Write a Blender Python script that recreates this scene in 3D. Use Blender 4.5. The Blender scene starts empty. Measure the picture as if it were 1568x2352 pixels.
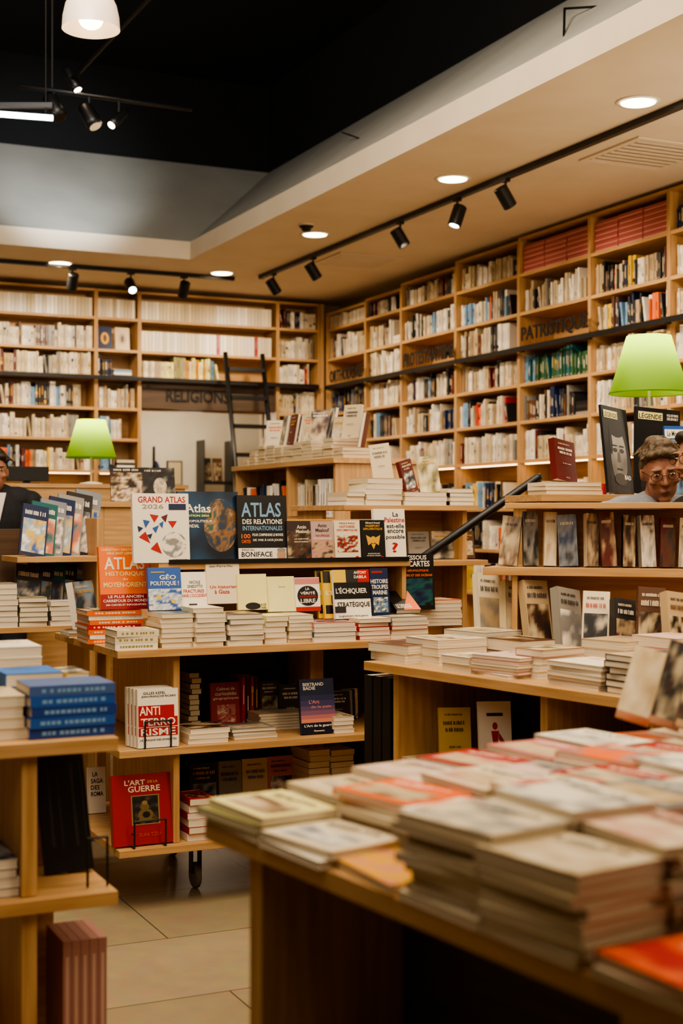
import bpy,bmesh,math,random
from mathutils import Matrix,Vector,noise
R=random.Random(7)
S=bpy.context.scene; C=S.collection
F=3267.;H=1190.;CH=1.45;A=math.radians(25.2);SA=math.sin(A);CA=math.cos(A)
rad=math.radians
def T(x,y,z=0): return Matrix.Translation((x,y,z))
def RZ(a): return Matrix.Rotation(rad(a),4,'Z')
def RX(a): return Matrix.Rotation(rad(a),4,'X')
def RY(a): return Matrix.Rotation(rad(a),4,'Y')
def W(px,D):
    l=(px-784)/F*D; return (D*SA+l*CA,D*CA-l*SA)
def P(px,py,D):
    x,y=W(px,D); return Vector((x,y,CH+(H-py)*D/F))
def zz(py,D): return CH+(H-py)*D/F
def onL(px,M,v=0):
    t=(px-784)/F
    p=M@Vector((0,v,0)); d=(M.to_3x3()@Vector((1,0,0)))
    k=Vector((CA-t*SA,-SA-t*CA))
    u=-(p.x*k.x+p.y*k.y)/(d.x*k.x+d.y*k.y)
    q=p+u*d
    return u,q.x*SA+q.y*CA
def lin(c):
    return tuple(((x/255)/12.92 if x/255<=.04045 else ((x/255+.055)/1.055)**2.4) for x in c)
PAL={'cream':(222,208,180),'white':(236,228,212),'ivory':(204,186,150),'grey':(140,136,128),'beige':(182,158,122),
'black':(16,15,16),'charcoal':(42,40,40),'red':(172,28,28),'dark red':(92,26,26),'orange':(230,104,32),'yellow':(222,184,60),
'pale yellow':(230,220,150),'blue':(34,84,160),'dark blue':(20,36,74),'pale blue':(116,156,190),'teal':(22,88,88),'green':(38,82,46),
'pink':(196,124,120),'brown':(86,56,36),'olive':(144,140,90),'gold':(212,158,50),'silver':(122,126,132),'pale pink':(216,190,178)}
def col(c): return lin(PAL[c]) if isinstance(c,str) else lin(c)
# ---------------- materials
def newmat(n,base=(.8,.8,.8),rough=.5,metal=0,emit=None,es=0):
    m=bpy.data.materials.new(n); m.use_nodes=True
    b=m.node_tree.nodes['Principled BSDF']; b.inputs['Base Color'].default_value=(*base,1); b.inputs['Roughness'].default_value=rough; b.inputs['Metallic'].default_value=metal
    if emit: b.inputs['Emission Color'].default_value=(*emit,1); b.inputs['Emission Strength'].default_value=es
    return m
def noisemat(n,c1,c2,scale,rough=.5,stretch=(1,1,1),bump=0,detail=5):
    m=newmat(n,c1,rough); nt=m.node_tree; b=nt.nodes['Principled BSDF']
    tc=nt.nodes.new('ShaderNodeTexCoord'); mp=nt.nodes.new('ShaderNodeMapping'); mp.inputs['Scale'].default_value=stretch
    no=nt.nodes.new('ShaderNodeTexNoise'); no.inputs['Scale'].default_value=scale; no.inputs['Detail'].default_value=detail
    cr=nt.nodes.new('ShaderNodeValToRGB'); cr.color_ramp.elements[0].position=.32; cr.color_ramp.elements[1].position=.68
    cr.color_ramp.elements[0].color=(*c1,1); cr.color_ramp.elements[1].color=(*c2,1)
    L=nt.links.new; L(tc.outputs['Object'],mp.inputs[0]); L(mp.outputs[0],no.inputs['Vector']); L(no.outputs['Fac'],cr.inputs[0]); L(cr.outputs[0],b.inputs['Base Color'])
    return m
wc1,wc2=lin((170,128,80)),lin((196,156,106))
WX=noisemat('oak_x',wc1,wc2,6,.5,(.6,9,9)); WZ=noisemat('oak_z',wc1,wc2,6,.5,(9,9,.6))
WD=noisemat('shaded_oak',lin((74,52,34)),lin((90,66,44)),6,.6,(.6,9,9))  # oak darkened in colour for the shade inside the display units
WB=noisemat('shaded_panel',lin((66,50,36)),lin((80,62,46)),6,.6,(.6,9,9))  # shade put into the wood colour: doorway header, near table recesses
METAL=noisemat('black_metal',lin((12,12,13)),lin((19,19,20)),40,.4)
WHEEL=noisemat('grey_rubber',lin((96,92,86)),lin((116,110,102)),40,.5)
CEIL=noisemat('ceiling_paint',lin((220,204,178)),lin((226,211,187)),3,.8)
GREYP=noisemat('grey_plaster',lin((160,158,148)),lin((174,172,162)),2,.7)
BLK=noisemat('black_paint',lin((4,4,5)),lin((6,6,7)),3,.9)
WALLP=noisemat('wall_paint',lin((186,168,140)),lin((196,180,152)),3,.8)
WHITEP=noisemat('white_paint',lin((214,204,186)),lin((224,216,200)),3,.8)
def paint(n,rough):
    m=newmat(n,(.8,.8,.8),rough); nt=m.node_tree
    a=nt.nodes.new('ShaderNodeVertexColor'); a.layer_name='col'; nt.links.new(a.outputs['Color'],nt.nodes['Principled BSDF'].inputs['Base Color']); return m
PAINT=paint('printed_paper',.38)
def pages():
    m=newmat('pages',col('cream'),.8); nt=m.node_tree; b=nt.nodes['Principled BSDF']
    tc=nt.nodes.new('ShaderNodeTexCoord'); mp=nt.nodes.new('ShaderNodeMapping'); mp.inputs['Scale'].default_value=(3,3,900)
    no=nt.nodes.new('ShaderNodeTexNoise'); no.inputs['Scale'].default_value=1; cr=nt.nodes.new('ShaderNodeValToRGB')
    cr.color_ramp.elements[0].color=(*lin((180,164,136)),1); cr.color_ramp.elements[1].color=(*lin((232,221,200)),1)
    cr.color_ramp.elements[0].position=.3; cr.color_ramp.elements[1].position=.6
    L=nt.links.new; L(tc.outputs['Object'],mp.inputs[0]); L(mp.outputs[0],no.inputs['Vector']); L(no.outputs['Fac'],cr.inputs[0]); L(cr.outputs[0],b.inputs['Base Color']); return m
PAGES=pages()
def floormat():
    m=newmat('stone_tiles',(.5,.4,.3),.4); nt=m.node_tree; b=nt.nodes['Principled BSDF']
    tc=nt.nodes.new('ShaderNodeTexCoord'); mp=nt.nodes.new('ShaderNodeMapping'); mp.inputs['Location'].default_value=(.25,.1,0)
    br=nt.nodes.new('ShaderNodeTexBrick'); br.inputs['Scale'].default_value=1; br.inputs['Brick Width'].default_value=1.2; br.inputs['Row Height'].default_value=.6
    br.inputs['Mortar Size'].default_value=.003; br.inputs['Mortar'].default_value=(*lin((92,78,58)),1)
    br.inputs['Color1'].default_value=(*lin((150,134,106)),1); br.inputs['Color2'].default_value=(*lin((164,148,120)),1)
    no=nt.nodes.new('ShaderNodeTexNoise'); no.inputs['Scale'].default_value=14; no.inputs['Detail'].default_value=6
    mx=nt.nodes.new('ShaderNodeMixRGB'); mx.blend_type='MULTIPLY'; mx.inputs[0].default_value=.35
    L=nt.links.new; L(tc.outputs['Object'],mp.inputs[0]); L(mp.outputs[0],br.inputs['Vector']); L(tc.outputs['Object'],no.inputs['Vector'])
    L(br.outputs['Color'],mx.inputs[1]); L(no.outputs['Color'],mx.inputs[2]); L(mx.outputs[0],b.inputs['Base Color']); return m
FLOORM=floormat()
def em(n,c,s): return newmat(n,c,.5,0,c,s)
EWARM=em('warm_light',(1,.78,.5),12); ECOOL=em('cool_light',(.85,.95,1),9); ESTRIP=em('strip_light',(1,.66,.32),7)
SKIN=noisemat('skin',lin((146,100,78)),lin((160,112,88)),20,.6)
SHADE=newmat('green_shade',lin((84,140,36)),.6)
nt=SHADE.node_tree; tr=nt.nodes.new('ShaderNodeBsdfTranslucent'); tr.inputs[0].default_value=(*lin((150,186,60)),1); mx=nt.nodes.new('ShaderNodeMixShader'); mx.inputs[0].default_value=.6
nt.links.new(nt.nodes['Principled BSDF'].outputs[0],mx.inputs[1]); nt.links.new(tr.outputs[0],mx.inputs[2]); nt.links.new(mx.outputs[0],nt.nodes['Material Output'].inputs[0])
MILK=newmat('milky_glass',(.6,.5,.42),.3,0,(1,.75,.45),.4)
# ---------------- mesh builder
TC={}
def textmesh(s):
    if s in TC: return TC[s]
    cu=bpy.data.curves.new('t','FONT'); cu.body=s; cu.resolution_u=2; cu.offset=.018
    o=bpy.data.objects.new('t',cu); C.objects.link(o); bpy.context.view_layer.update()
    me=bpy.data.meshes.new_from_object(o.evaluated_get(bpy.context.evaluated_depsgraph_get()))
    v=[(a.co.x,a.co.y) for a in me.vertices]; f=[tuple(p.vertices) for p in me.polygons]
    x0=min(a[0] for a in v);x1=max(a[0] for a in v);y0=min(a[1] for a in v);y1=max(a[1] for a in v)
    v=[((a[0]-x0)/(x1-x0)-.5,(a[1]-y0)/(y1-y0)-.5) for a in v]
    bpy.data.objects.remove(o); bpy.data.curves.remove(cu); bpy.data.meshes.remove(me)
    TC[s]=(v,f); return TC[s]
class MB:
    def __init__(s): s.v=[];s.f=[];s.c=[]
    def add(s,vs,fs,c=(.8,.8,.8),M=None,cs=None):
        n=len(s.v); s.v+= [tuple(M@Vector(a)) for a in vs] if M else [tuple(a) for a in vs]
        for i,f in enumerate(fs): s.f.append(tuple(n+k for k in f)); s.c.append(cs[i] if cs else c)
        return s
    def box(s,x0,y0,z0,x1,y1,z1,c=(.8,.8,.8),M=None):
        return s.add([(x0,y0,z0),(x1,y0,z0),(x1,y1,z0),(x0,y1,z0),(x0,y0,z1),(x1,y0,z1),(x1,y1,z1),(x0,y1,z1)],
              [(0,3,2,1),(4,5,6,7),(0,1,5,4),(1,2,6,5),(2,3,7,6),(3,0,4,7)],c,M)
    def lathe(s,prof,n=24,c=(.8,.8,.8),M=None,caps=True):
        vs=[];fs=[]
        for r,z in prof:
            for k in range(n): a=2*math.pi*k/n; vs.append((r*math.cos(a),r*math.sin(a),z))
        for i in range(len(prof)-1):
            for k in range(n): k2=(k+1)%n; fs.append((i*n+k,i*n+k2,(i+1)*n+k2,(i+1)*n+k))
        if caps: fs.append(tuple(range(n))[::-1]); fs.append(tuple((len(prof)-1)*n+k for k in range(n)))
        return s.add(vs,fs,c,M)
    def shell(s,prof,n=32,c=(.8,.8,.8),M=None): return s.lathe(prof,n,c,M,False)
    def tube(s,p0,p1,r,r1=None,n=10,c=(.8,.8,.8),caps=False):
        p0=Vector(p0);p1=Vector(p1);r1=r if r1 is None else r1; d=p1-p0
        M=Matrix.Translation(p0)@d.to_track_quat('Z','Y').to_matrix().to_4x4(); L=d.length
        if caps:
            pr=[(max(r*math.cos(a),1e-4),r*math.sin(a)) for a in [-math.pi/2+math.pi/2*i/4 for i in range(5)]]
            pr+=[(max(r1*math.cos(a),1e-4),L+r1*math.sin(a)) for a in [math.pi/2*i/4 for i in range(5)]]
        else: pr=[(r,0),(r1,L)]
        return s.lathe(pr,n,c,M)
    def path(s,pts,r,n=8,c=(.8,.8,.8)):
        for a,b in zip(pts,pts[1:]): s.tube(a,b,r,n=n,c=c,caps=True)
        return s
    def ell(s,c0,rx,ry,rz,c=(.8,.8,.8),M=None,n=20):
        pr=[(max(math.cos(a),1e-4),math.sin(a)) for a in [-math.pi/2+math.pi*i/12 for i in range(13)]]
        K=Matrix.Translation(c0)@Matrix.Diagonal((rx,ry,rz,1)); return s.lathe(pr,n,c,(M@K) if M else K)
    def text(s,t,cx,cy,w,h,z,c,M=None):
        v,f=textmesh(t); return s.add([(cx+a*w,cy+b*h,z) for a,b in v],f,c,M)
    def build(s,name,mat,parent=None,M=None,bevel=0,smooth=False):
        me=bpy.data.meshes.new(name); me.from_pydata(s.v,[],s.f)
        at=me.color_attributes.new('col','FLOAT_COLOR','CORNER'); buf=[]
        for f,c in zip(s.f,s.c):
            if isinstance(c,list):
                for q in c: buf+=[*q,1]
            else: buf+=[*c,1]*len(f)
        at.data.foreach_set('color',buf)
        if smooth: me.polygons.foreach_set('use_smooth',[True]*len(me.polygons))
        me.materials.append(mat); me.update()
        o=bpy.data.objects.new(name,me); C.objects.link(o)
        if parent: o.parent=parent
        if M is not None: o.matrix_local=M
        if bevel: b=o.modifiers.new('b','BEVEL'); b.width=bevel; b.segments=2; b.limit_method='ANGLE'
        return o
def tag(o,label=None,cat=None,group=None,kind=None):
    if label:o['label']=label
    if cat:o['category']=cat
    if group:o['group']=group
    if kind:o['kind']=kind
    return o
def thing(name,label,cat,M,group=None):
    o=bpy.data.objects.new(name,None); o.empty_display_size=.05; C.objects.link(o); o.matrix_world=M; return tag(o,label,cat,group)
ONES=['','first','second','third','fourth','fifth','sixth','seventh','eighth','ninth','tenth','eleventh','twelfth','thirteenth','fourteenth','fifteenth','sixteenth','seventeenth','eighteenth','nineteenth','twentieth']
def ordw(n): return ONES[n]
# ---------------- books
def npatch(mb,x0,y0,x1,y1,z,cols,sc,seed,nx=10,ny=13,ell=False):
    cl=[col(c) for c in cols]; vs=[]; vc=[]; fs=[]
    for j in range(ny+1):
        for i in range(nx+1):
            u=i/nx; v=j/ny
            f=noise.noise(Vector((u*sc,v*sc*1.4,seed*7.3)))+.45*noise.noise(Vector((u*sc*2.6,v*sc*3.2,seed*3.1)))
            f=min(max(f*.95+.5,0),.999)*(len(cl)-1); k=int(f); g=f-k; vc.append(tuple(a*(1-g)+b*g for a,b in zip(cl[k],cl[k+1])))
            if ell:
                a_=2*u-1; b_=2*v-1; a_,b_=a_*math.sqrt(max(0,1-b_*b_/2)),b_*math.sqrt(max(0,1-a_*a_/2)); u=(a_+1)/2; v=(b_+1)/2
            vs.append((x0+(x1-x0)*u,y0+(y1-y0)*v,z))
    cs=[]
    for j in range(ny):
        for i in range(nx):
            q=(j*(nx+1)+i,j*(nx+1)+i+1,(j+1)*(nx+1)+i+1,(j+1)*(nx+1)+i); fs.append(q); cs.append([vc[t] for t in q])
    mb.add(vs,fs,cs=cs)
def drawart(mb,art,w,h,t):
    z=t+.0004
    for a in art:
        k=a[0]; z+=.00015
        X=lambda u:-w/2+u*w
        if k=='t': mb.text(a[1],X(a[2]),a[3]*h,a[4]*w,a[5]*h,z,col(a[6]))
        elif k=='r': mb.add([(X(a[1]),a[2]*h,z),(X(a[3]),a[2]*h,z),(X(a[3]),a[4]*h,z),(X(a[1]),a[4]*h,z)],[(0,1,2,3)],col(a[5]))
        elif k=='e':
            n=24; mb.add([(X(a[1])+a[3]*w*math.cos(6.2832*i/n),a[2]*h+a[4]*h*math.sin(6.2832*i/n),z) for i in range(n)],[tuple(range(n))],col(a[5]))
        elif k=='p': mb.add([(X(x),y*h,z) for x,y in a[1]],[tuple(range(len(a[1])))],col(a[2]))
        elif k=='n': npatch(mb,X(a[1]),a[2]*h,X(a[3]),a[4]*h,z,a[5],a[6],a[7],*(a[8] if len(a)>8 else ()))
NB=[0]
def book(M,w,h,t,c,label,group=None,spine=None,art=None,name='book',cat='book',sp=None):
    NB[0]+=1
    r=thing(name,label,cat,M,group); k=min(.0012,t*.15); cc=col(c); sc=col(spine) if spine else cc
    m=MB(); m.box(-w/2,0,0,w/2,h,k,cc); m.box(-w/2,0,t-k,w/2,h,t,cc); m.box(-w/2-.0006,0,0,-w/2+k,h,t,sc); m.build('cover',PAINT,r)
    MB().box(-w/2+k,.0015,k,w/2-.0015,h-.0015,t-k).build('pages',PAGES,r)
    if art: a=MB(); drawart(a,art,w,h,t); a.build('cover_print',PAINT,r)
    if sp:
        a=MB(); y=h*.12; x=-w/2-.0009
        while y<h*.86:
            l=R.uniform(.006,.011); a.add([(x,y,t*.32),(x,y,t*.68),(x,y+l,t*.68),(x,y+l,t*.32)],[(0,1,2,3)],col(sp)); y+=l+R.choice([.003,.003,.009])
        a.build('spine_print',PAINT,r)
    return r
def words(rr,x0,x1,y,h,c,bold=.6):
    o=[]; x=x0
    while x<x1-.04:
        w=rr.uniform(.03,.05)*(h/.05)**.5; o.append(('r',x,y,min(x+w*bold,x1),y+h*rr.uniform(.8,1),c)); x+=w
        if rr.random()<.18: x+=w*.7
    return o
PH=[['black','charcoal','grey','cream'],['black','brown','beige','ivory'],['dark blue','charcoal','silver','white'],['charcoal','brown','dark red','beige'],['teal','dark blue','grey','pale blue'],['brown','olive','ivory','cream'],['ivory','beige','cream','brown']]
def genart(rr,c):
    lum=sum(PAL[c] if isinstance(c,str) else c); ink='charcoal' if lum>330 else 'cream'; acc=rr.choice(['red','blue','brown','orange','dark blue','dark red','charcoal','charcoal'])
    if lum<330: acc=rr.choice(['cream','gold','white'])
    k=rr.random(); sd=rr.random()*50; ph=rr.choice(PH)
    if k<.3: return [('n',.0,.0,1,1,ph,2.2,sd)]+words(rr,.12,.7,.88,.035,'cream')+words(rr,.12,.88,.78,.06,rr.choice(['white','cream','gold']))
    if k<.6: return [('n',.1,.12,.9,.64,ph,2.5,sd)]+words(rr,.15,.7,.9,.03,ink)+words(rr,.12,.88,.8,.06,acc)+words(rr,.2,.7,.72,.04,acc)+words(rr,.4,.6,.05,.02,ink)
    return words(rr,.2,.75,.88,.03,ink)+words(rr,.14,.86,.74,.06,acc)+words(rr,.2,.8,.64,.06,acc)+words(rr,.3,.7,.4,.025,ink)+words(rr,.4,.62,.06,.025,ink)
STUFF=MB()
def stack(M,x,y,z,w,h,n,t,cols,desc,rot=0,spine=False,group=None,jit=.005,top=None,art=None,topart=True,sink=None,rj=2.5,sp=None,keep=99):
    for i in range(n):
        c=cols[i%len(cols)] if i<n-1 or not top else top
        MM=M@T(x+R.uniform(-jit,jit),y+R.uniform(-jit,jit),z)@RZ(rot+R.uniform(-rj,rj))
        ww,hh=(w,h)
        if spine: MM=MM@RZ(90); ww,hh=h,w
        MM=MM@T(0,-hh/2,0)
        k=n-i; lab=('topmost of ' if k==1 else ordw(k)+' from the top of ')+desc
        if sink or k>keep:
            STUFF.box(-ww/2,0,.001,ww/2,hh,t-.002,col('ivory'),MM); STUFF.box(-ww/2-.0006,-.0006,t-.002,ww/2+.0006,hh,t-.0006,col(c),MM)
        else: book(MM,ww,hh,t-.0006,c,lab,group,art=(art or (genart(R,c) if topart else None)) if k==1 else None,name='paperback',cat='paperback',sp=sp)
        z+=t
    return z
def stackpx(M,px0,px1,pyt,z,v,dep,n,cols,desc,**k):
    u0,D=onL(px0,M,v);u1,_=onL(px1,M,v); um,D=onL((px0+px1)/2,M,v)
    Ht=max(zz(pyt,D)-z,.012); return stack(M,um,v+dep/2,z,(u1-u0)*.97,dep,n,Ht/n,cols,desc,**k)
def facepx(M,px0,px1,py0,py1,v,z,c,label,t=.018,lean=8,art=None,rz=0,spine=None,group=None,name='book',cat='book',roll=0):
    um,D=onL((px0+px1)/2,M,v)
    d=(M@RZ(rz)).to_3x3()@Vector((1,0,0)); dot=max(abs(d.x*CA-d.y*SA),.4)
    h=(py1-py0)*D/F/math.cos(rad(lean)); w=(px1-px0)*D/F/dot
    return book(M@T(um,v,z)@RZ(rz)@RY(roll)@RX(90-lean),w,h,t,c,label,group,spine,art if art is not None else genart(R,c),name,cat)
def bookbox(mb,M,t,h,d,c,rr,plain=False):
    b=min(.003,t*.25); pr=[(0,b),(b,0),(t-b,0),(t,b),(t,d),(0,d)]; n=6
    vs=[(x,y,0) for x,y in pr]+[(x,y,h) for x,y in pr]
    fs=[(i,(i+1)%n,n+(i+1)%n,n+i) for i in range(n)]+[tuple(range(n))[::-1],tuple(range(n,2*n))]
    k=rr.uniform(.74,1.08); cc=tuple(q*k for q in col(c)); pc=col('ivory'); mb.add(vs,fs,M=M,cs=[cc]*4+[pc,cc,pc,pc])
    if plain: return
    lum=sum(PAL[c]); ink=col(rr.choice(['charcoal','black','dark red','brown','grey']) if lum>330 else rr.choice(['cream','gold','grey','white']))
    z0=h*rr.uniform(.25,.5); z1=h*rr.uniform(.6,.9); q=-.0005
    for a,e in ((z0,z1),(h*.06,h*.12)):
        mb.add([(t*.34,q,a),(t*.58,q,a),(t*.58,q,e),(t*.34,q,e)],[(0,1,2,3)],ink,M)
    if rr.random()<.2:
        a=h*rr.uniform(.1,.7); mb.add([(b,q/2,a),(t-b,q/2,a),(t-b,q/2,a+h*.12),(b,q/2,a+h*.12)],[(0,1,2,3)],col(rr.choice(['dark red','gold','black','dark blue'])),M)
KIND={'cream':['cream']*6+['white']*5+['ivory']*4+['beige','beige','dark red','grey','charcoal','brown'],
'mix':['cream','white','ivory','white','beige','black','charcoal','red','dark blue','orange','pale blue','brown','dark red','cream','white','yellow','cream','black','charcoal'],
'dark':['black','charcoal','black','dark blue','charcoal','brown','cream','black','grey'],
'teal':['teal','green','teal','green','dark blue','teal','pale blue'],
'white':['cream','cream','ivory','white'],'redw':['cream','white','red','cream','cream','white'],'pale':['pale yellow','ivory','olive','cream','pale blue','beige','gold'],
'blue':['dark blue','charcoal','white','pale blue','dark blue','cream','black']}
def row(M,L,kind,sink=None,where=None,group=None,hr=(.16,.24),tr=(.01,.032),dep=.15,uni=False,name='book'):
    x=.004; i=0; base=R.uniform(*hr); run=0; bt=R.uniform(*tr); c=R.choice(KIND[kind])
    end=L-(0 if (uni or R.random()<.5) else R.uniform(.06,.24))
    while True:
        if run<=0:
            run=R.choice([1,1,1,2,2,3,5]); base=R.uniform(*hr); bt=R.uniform(*tr); c=R.choice(KIND[kind])
            if not uni and sink is not None and R.random()<.06 and x+.08<end:
                bookbox(sink,M@T(x+.03,0.01,.003)@RY(-9),.018,min(hr)+.02,dep,c,R); x+=.056; run=0
        if uni: base=sum(hr)/2; bt=sum(tr)/2
        run-=1; t=bt
        if x+t>end: break
        i+=1; h=base; MM=M@T(x,0 if uni else R.uniform(0,.03),0)
        if sink is not None: bookbox(sink,MM,t,h,dep,c,R,uni and c!='red')
        else:
            b=MB(); bookbox(b,Matrix(),t,h,dep,c,R); NB[0]+=1
            tag(b.build(name,PAINT,None,MM),f'{c} book, {ordw(i)} from left in {where}','book',group)
        x+=t+.0012
    rem=L-x
    if rem>.2 and sink is not None and R.random()<.5:
        z=0
        for q in range(R.choice([2,3,4])): sink.box(x+.02,.01,z,min(x+.19,L-.01),.15,z+.024,tuple(g*.9 for g in col(R.choice(KIND[kind]))),M); z+=.025
    elif rem>.06 and R.random()<.7 and sink is not None:
        bookbox(sink,M@T(x+.035,0.01,.003)@RY(-10),.02,min(hr)+.01,dep,R.choice(KIND[kind]),R)
# ---------------- the setting
ZC=3.65
tag(MB().box(-5,-3,-.1,7,16,0).build('floor',FLOORM),kind='structure')
m=MB(); m.box(4.0,-3,ZC,6.5,13.6,ZC+.02); m.box(-5,11.5,ZC,4.0,13.6,ZC+.02); tag(m.build('ceiling',CEIL),kind='structure')
m=MB(); m.box(3.98,-3,ZC-.001,4.0,11.5,ZC+.15); m.box(-5,11.48,ZC-.001,4.0,11.5,ZC+.15); tag(m.build('trim_1',CEIL),kind='structure')
m=MB(); m.add([(4.0,-3,ZC+.15),(4.0,11.5,ZC+.15),(5.2,12.7,4.78),(5.2,-3,4.78)],[(0,1,2,3)]); tag(m.build('wall_upper_right',GREYP),kind='structure')
m=MB(); m.add([(-5,11.5,ZC+.15),(4.0,11.5,ZC+.15),(5.2,12.7,4.78),(-5,12.7,4.78)],[(0,1,2,3)]); tag(m.build('wall_upper_back',GREYP),kind='structure')
tag(MB().box(-5,-3,5.6,7,14,5.65).build('ceiling',BLK),kind='structure')
m=MB(); m.box(5.2,-3,4.78,5.25,12.7,5.6); m.box(-5,12.7,4.78,5.25,12.75,5.6); tag(m.build('trim_2',BLK),kind='structure')
tag(MB().box(6.27,-3,0,6.35,13.6,ZC).build('wall_right',WALLP),kind='structure')
DX0,DX1=4.05,5.40
m=MB(); m.box(-5,13.36,0,DX0,13.44,ZC); m.box(DX1,13.36,0,6.27,13.44,ZC); m.box(DX0,13.36,2.5,DX1,13.44,ZC); tag(m.build('wall_back',WALLP),kind='structure')
m=MB(); m.box(3.2,15.2,0,6.4,15.25,2.9); m.box(3.2,13.44,2.7,6.4,15.2,2.75); m.box(3.2,13.44,0,3.25,15.2,2.7); m.box(6.35,13.44,0,6.4,15.2,2.7); tag(m.build('wall_back_room',WHITEP),kind='structure')
tag(MB().box(-5.05,-3,0,-5,13.4,5.6).build('wall_left',WALLP),kind='structure')
tag(MB().box(-5,-3.05,0,6.35,-3,5.6).build('wall_front',WALLP),kind='structure')
# ---------------- wall bookcases
LV=[.1,.5,.85,1.2,1.53,1.9,2.2,2.49,2.78,3.04,3.34]
def bay(M,L,label,top,levels,door=False,group=None):
    r=thing('bookcase',label,'bookcase',M,group); d=.33
    for k,x in enumerate((0,L-.016)):
        MB().box(x,0,0,x+.015,d,top).build('side_panel',WZ,r,bevel=.001)
    if not door: MB().box(.015,d-.012,0,L-.016,d,top).build('back_panel',WX,r)
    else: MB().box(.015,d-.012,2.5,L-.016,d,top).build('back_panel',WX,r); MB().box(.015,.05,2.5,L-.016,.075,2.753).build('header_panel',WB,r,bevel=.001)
    for z in levels: MB().box(.016,.002,z-.026,L-.017,d-.013,z).build('shelf',WX,r,bevel=.001)
    if not door and 1.9 in levels:
        MB().box(.05,.03,1.9-.034,L-.05,.06,1.9-.0275).build('light_strip',ESTRIP,r)
    MB().box(.016,.002,top-.02,L-.017,d-.013,top).build('top_board',WX,r)
    return r
RF=T(5.93,13.02,0)@RZ(-90)
rp=[748,838,920,1045,1190,1353,1535]; ru=[onL(p,RF,0)[0] for p in rp]; ru.append(ru[-1]+.95)
rlab=['corner bay of the tall oak wall bookcase beside the black ladder','narrow oak bookcase bay second from the corner on the right wall','oak bookcase bay holding the PROTESTANTISME lettering','oak bookcase bay between the PROTESTANTISME and PATRISTIQUE lettering','oak bookcase bay holding the PATRISTIQUE lettering','oak bookcase bay just left of the near green lamp, right wall','oak bookcase bay cut off at the right edge behind the green lamp']
tops=[3.5,3.52,3.56,3.6,3.62,3.62,3.62]
kinds=[['cream','cream','blue','dark',None,'cream','white'],['cream','cream','mix','cream','cream','cream','mix'],['mix','cream','mix','mix',None,'blue','cream'],
 ['mix','cream','mix','cream','mix','mix','cream'],['mix','cream','dark','teal',None,'cream',None],['mix','cream','cream','cream','mix','mix',None],['mix','cream','mix','mix','cream','mix','dark']]
bayM=[]
for i in range(7):
    M=RF@T(ru[i]+.001,0,0); L=ru[i+1]-ru[i]-.002; bayM.append((M,L))
    bay(M,L,rlab[i],tops[i],LV)
    for k,z in zip(kinds[i],[1.53,1.9,2.2,2.49,2.78,3.04,3.34]):
        if k is None: continue
        hr=(.15,.235)
        if z==3.34 : hr=(.13,min(.19,tops[i]-3.38))
        if z==1.53 : hr=(.16,.22)
        row(M@T(.018,.03,z+.001),L-.04,k,STUFF,hr=hr)
    for z in (.85,1.2): row(M@T(.018,.03,z+.001),L-.04,'mix',STUFF)
for b in (4,5):
    M,L=bayM[b]; n=3
    wq=(L-.05)/n
    for c in range(n):
        for r in range(6):
            mb=MB(); mb.box(0,0,0,wq-.008,.17,.036,lin((172,86,82))); mb.box(.004,-.0006,.009,wq-.012,0,.015,lin((215,165,155)))
            NB[0]+=1
            tag(mb.build('book',PAINT,None,M@T(.022+c*wq+R.uniform(-.002,.002),.03+R.uniform(0,.008),3.341+r*.0368),bevel=.003),
             f'flat red volume, {"topmost" if r==5 else ordw(6-r)+" from top"}, {ordw(c+1+(b-4)*3)} red pile on the top shelf','book','flat red volumes piled along the top shelf')
BF=T(0,13.02,0)
bx=[2.38,3.591,4.012,5.432,5.885]
blab=['wide oak bookcase bay at the far left of the back wall','narrow oak bookcase bay left of the doorway','oak shelf bay bridging over the doorway with RELIGIONS lettering','narrow oak bookcase bay right of the doorway, by the corner']
bk=[['cream','mix','cream','mix','cream','cream','white'],['mix','blue','blue','cream','blue',None,'white'],[None,None,None,None,'pale','redw','white'],['mix','mix','mix','cream','redw','cream','mix']]
for i in range(4):
    M=BF@T(bx[i]+.001,0,0); L=bx[i+1]-bx[i]-.002; door=i==2
    bay(M,L,blab[i],3.6,[2.78,3.04,3.34] if door else LV,door)
    for k,z in zip(bk[i],[1.53,1.9,2.2,2.49,2.78,3.04,3.34]):
        if k is None: continue
        uni=(door and z>3) or (z==3.34 and i<3)
        LL=L-.04
        if door and z==2.78: LL=L*.62
        row(M@T(.018,.03,z+.001),LL,k,STUFF,hr=(.15,.2) if z==3.34 else (.155,.225),tr=(.025,.045) if uni else (.01,.032),uni=uni)
    if not door:
        for z in (.85,1.2): row(M@T(.018,.03,z+.001),L-.04,'mix',STUFF)
for k,(x,c) in enumerate([(3.68,'dark blue'),(3.85,'ivory')]):
    book(BF@T(x+.02,.1,3.041)@RX(84),.14,.22,.015,c,['blue book with a gold icon facing out near the doorway','cream book with a round emblem facing out near the doorway'][k],art=[('e',.5,.5,.28,.26,'gold' if k==0 else 'beige'),('e',.5,.5,.12,.16,'brown')])
tag(MB().box(5.887,13.0,0,5.925,13.03,3.6).build('corner_post',WZ,bevel=.002),'narrow oak post filling the corner between both bookcases','post')
def rail(M,L,z,label):
    r=thing('ladder_rail',label,'rail',M)
    MB().box(0,-.066,z-.02,L,-.052,z+.02).build('rail_bar',METAL,r,bevel=.003)
    n=int(L/.95)+1
    for i in range(n+1):
        x=min(L*i/n,L-.02)+.01; MB().box(x-.012,-.05,z-.02,x+.012,-.001,z+.012).build('bracket',METAL,r)
rail(RF@T(.15,0,0),ru[-1]-.2,2.745,'black flat rail along the right wall bookcase')
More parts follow.
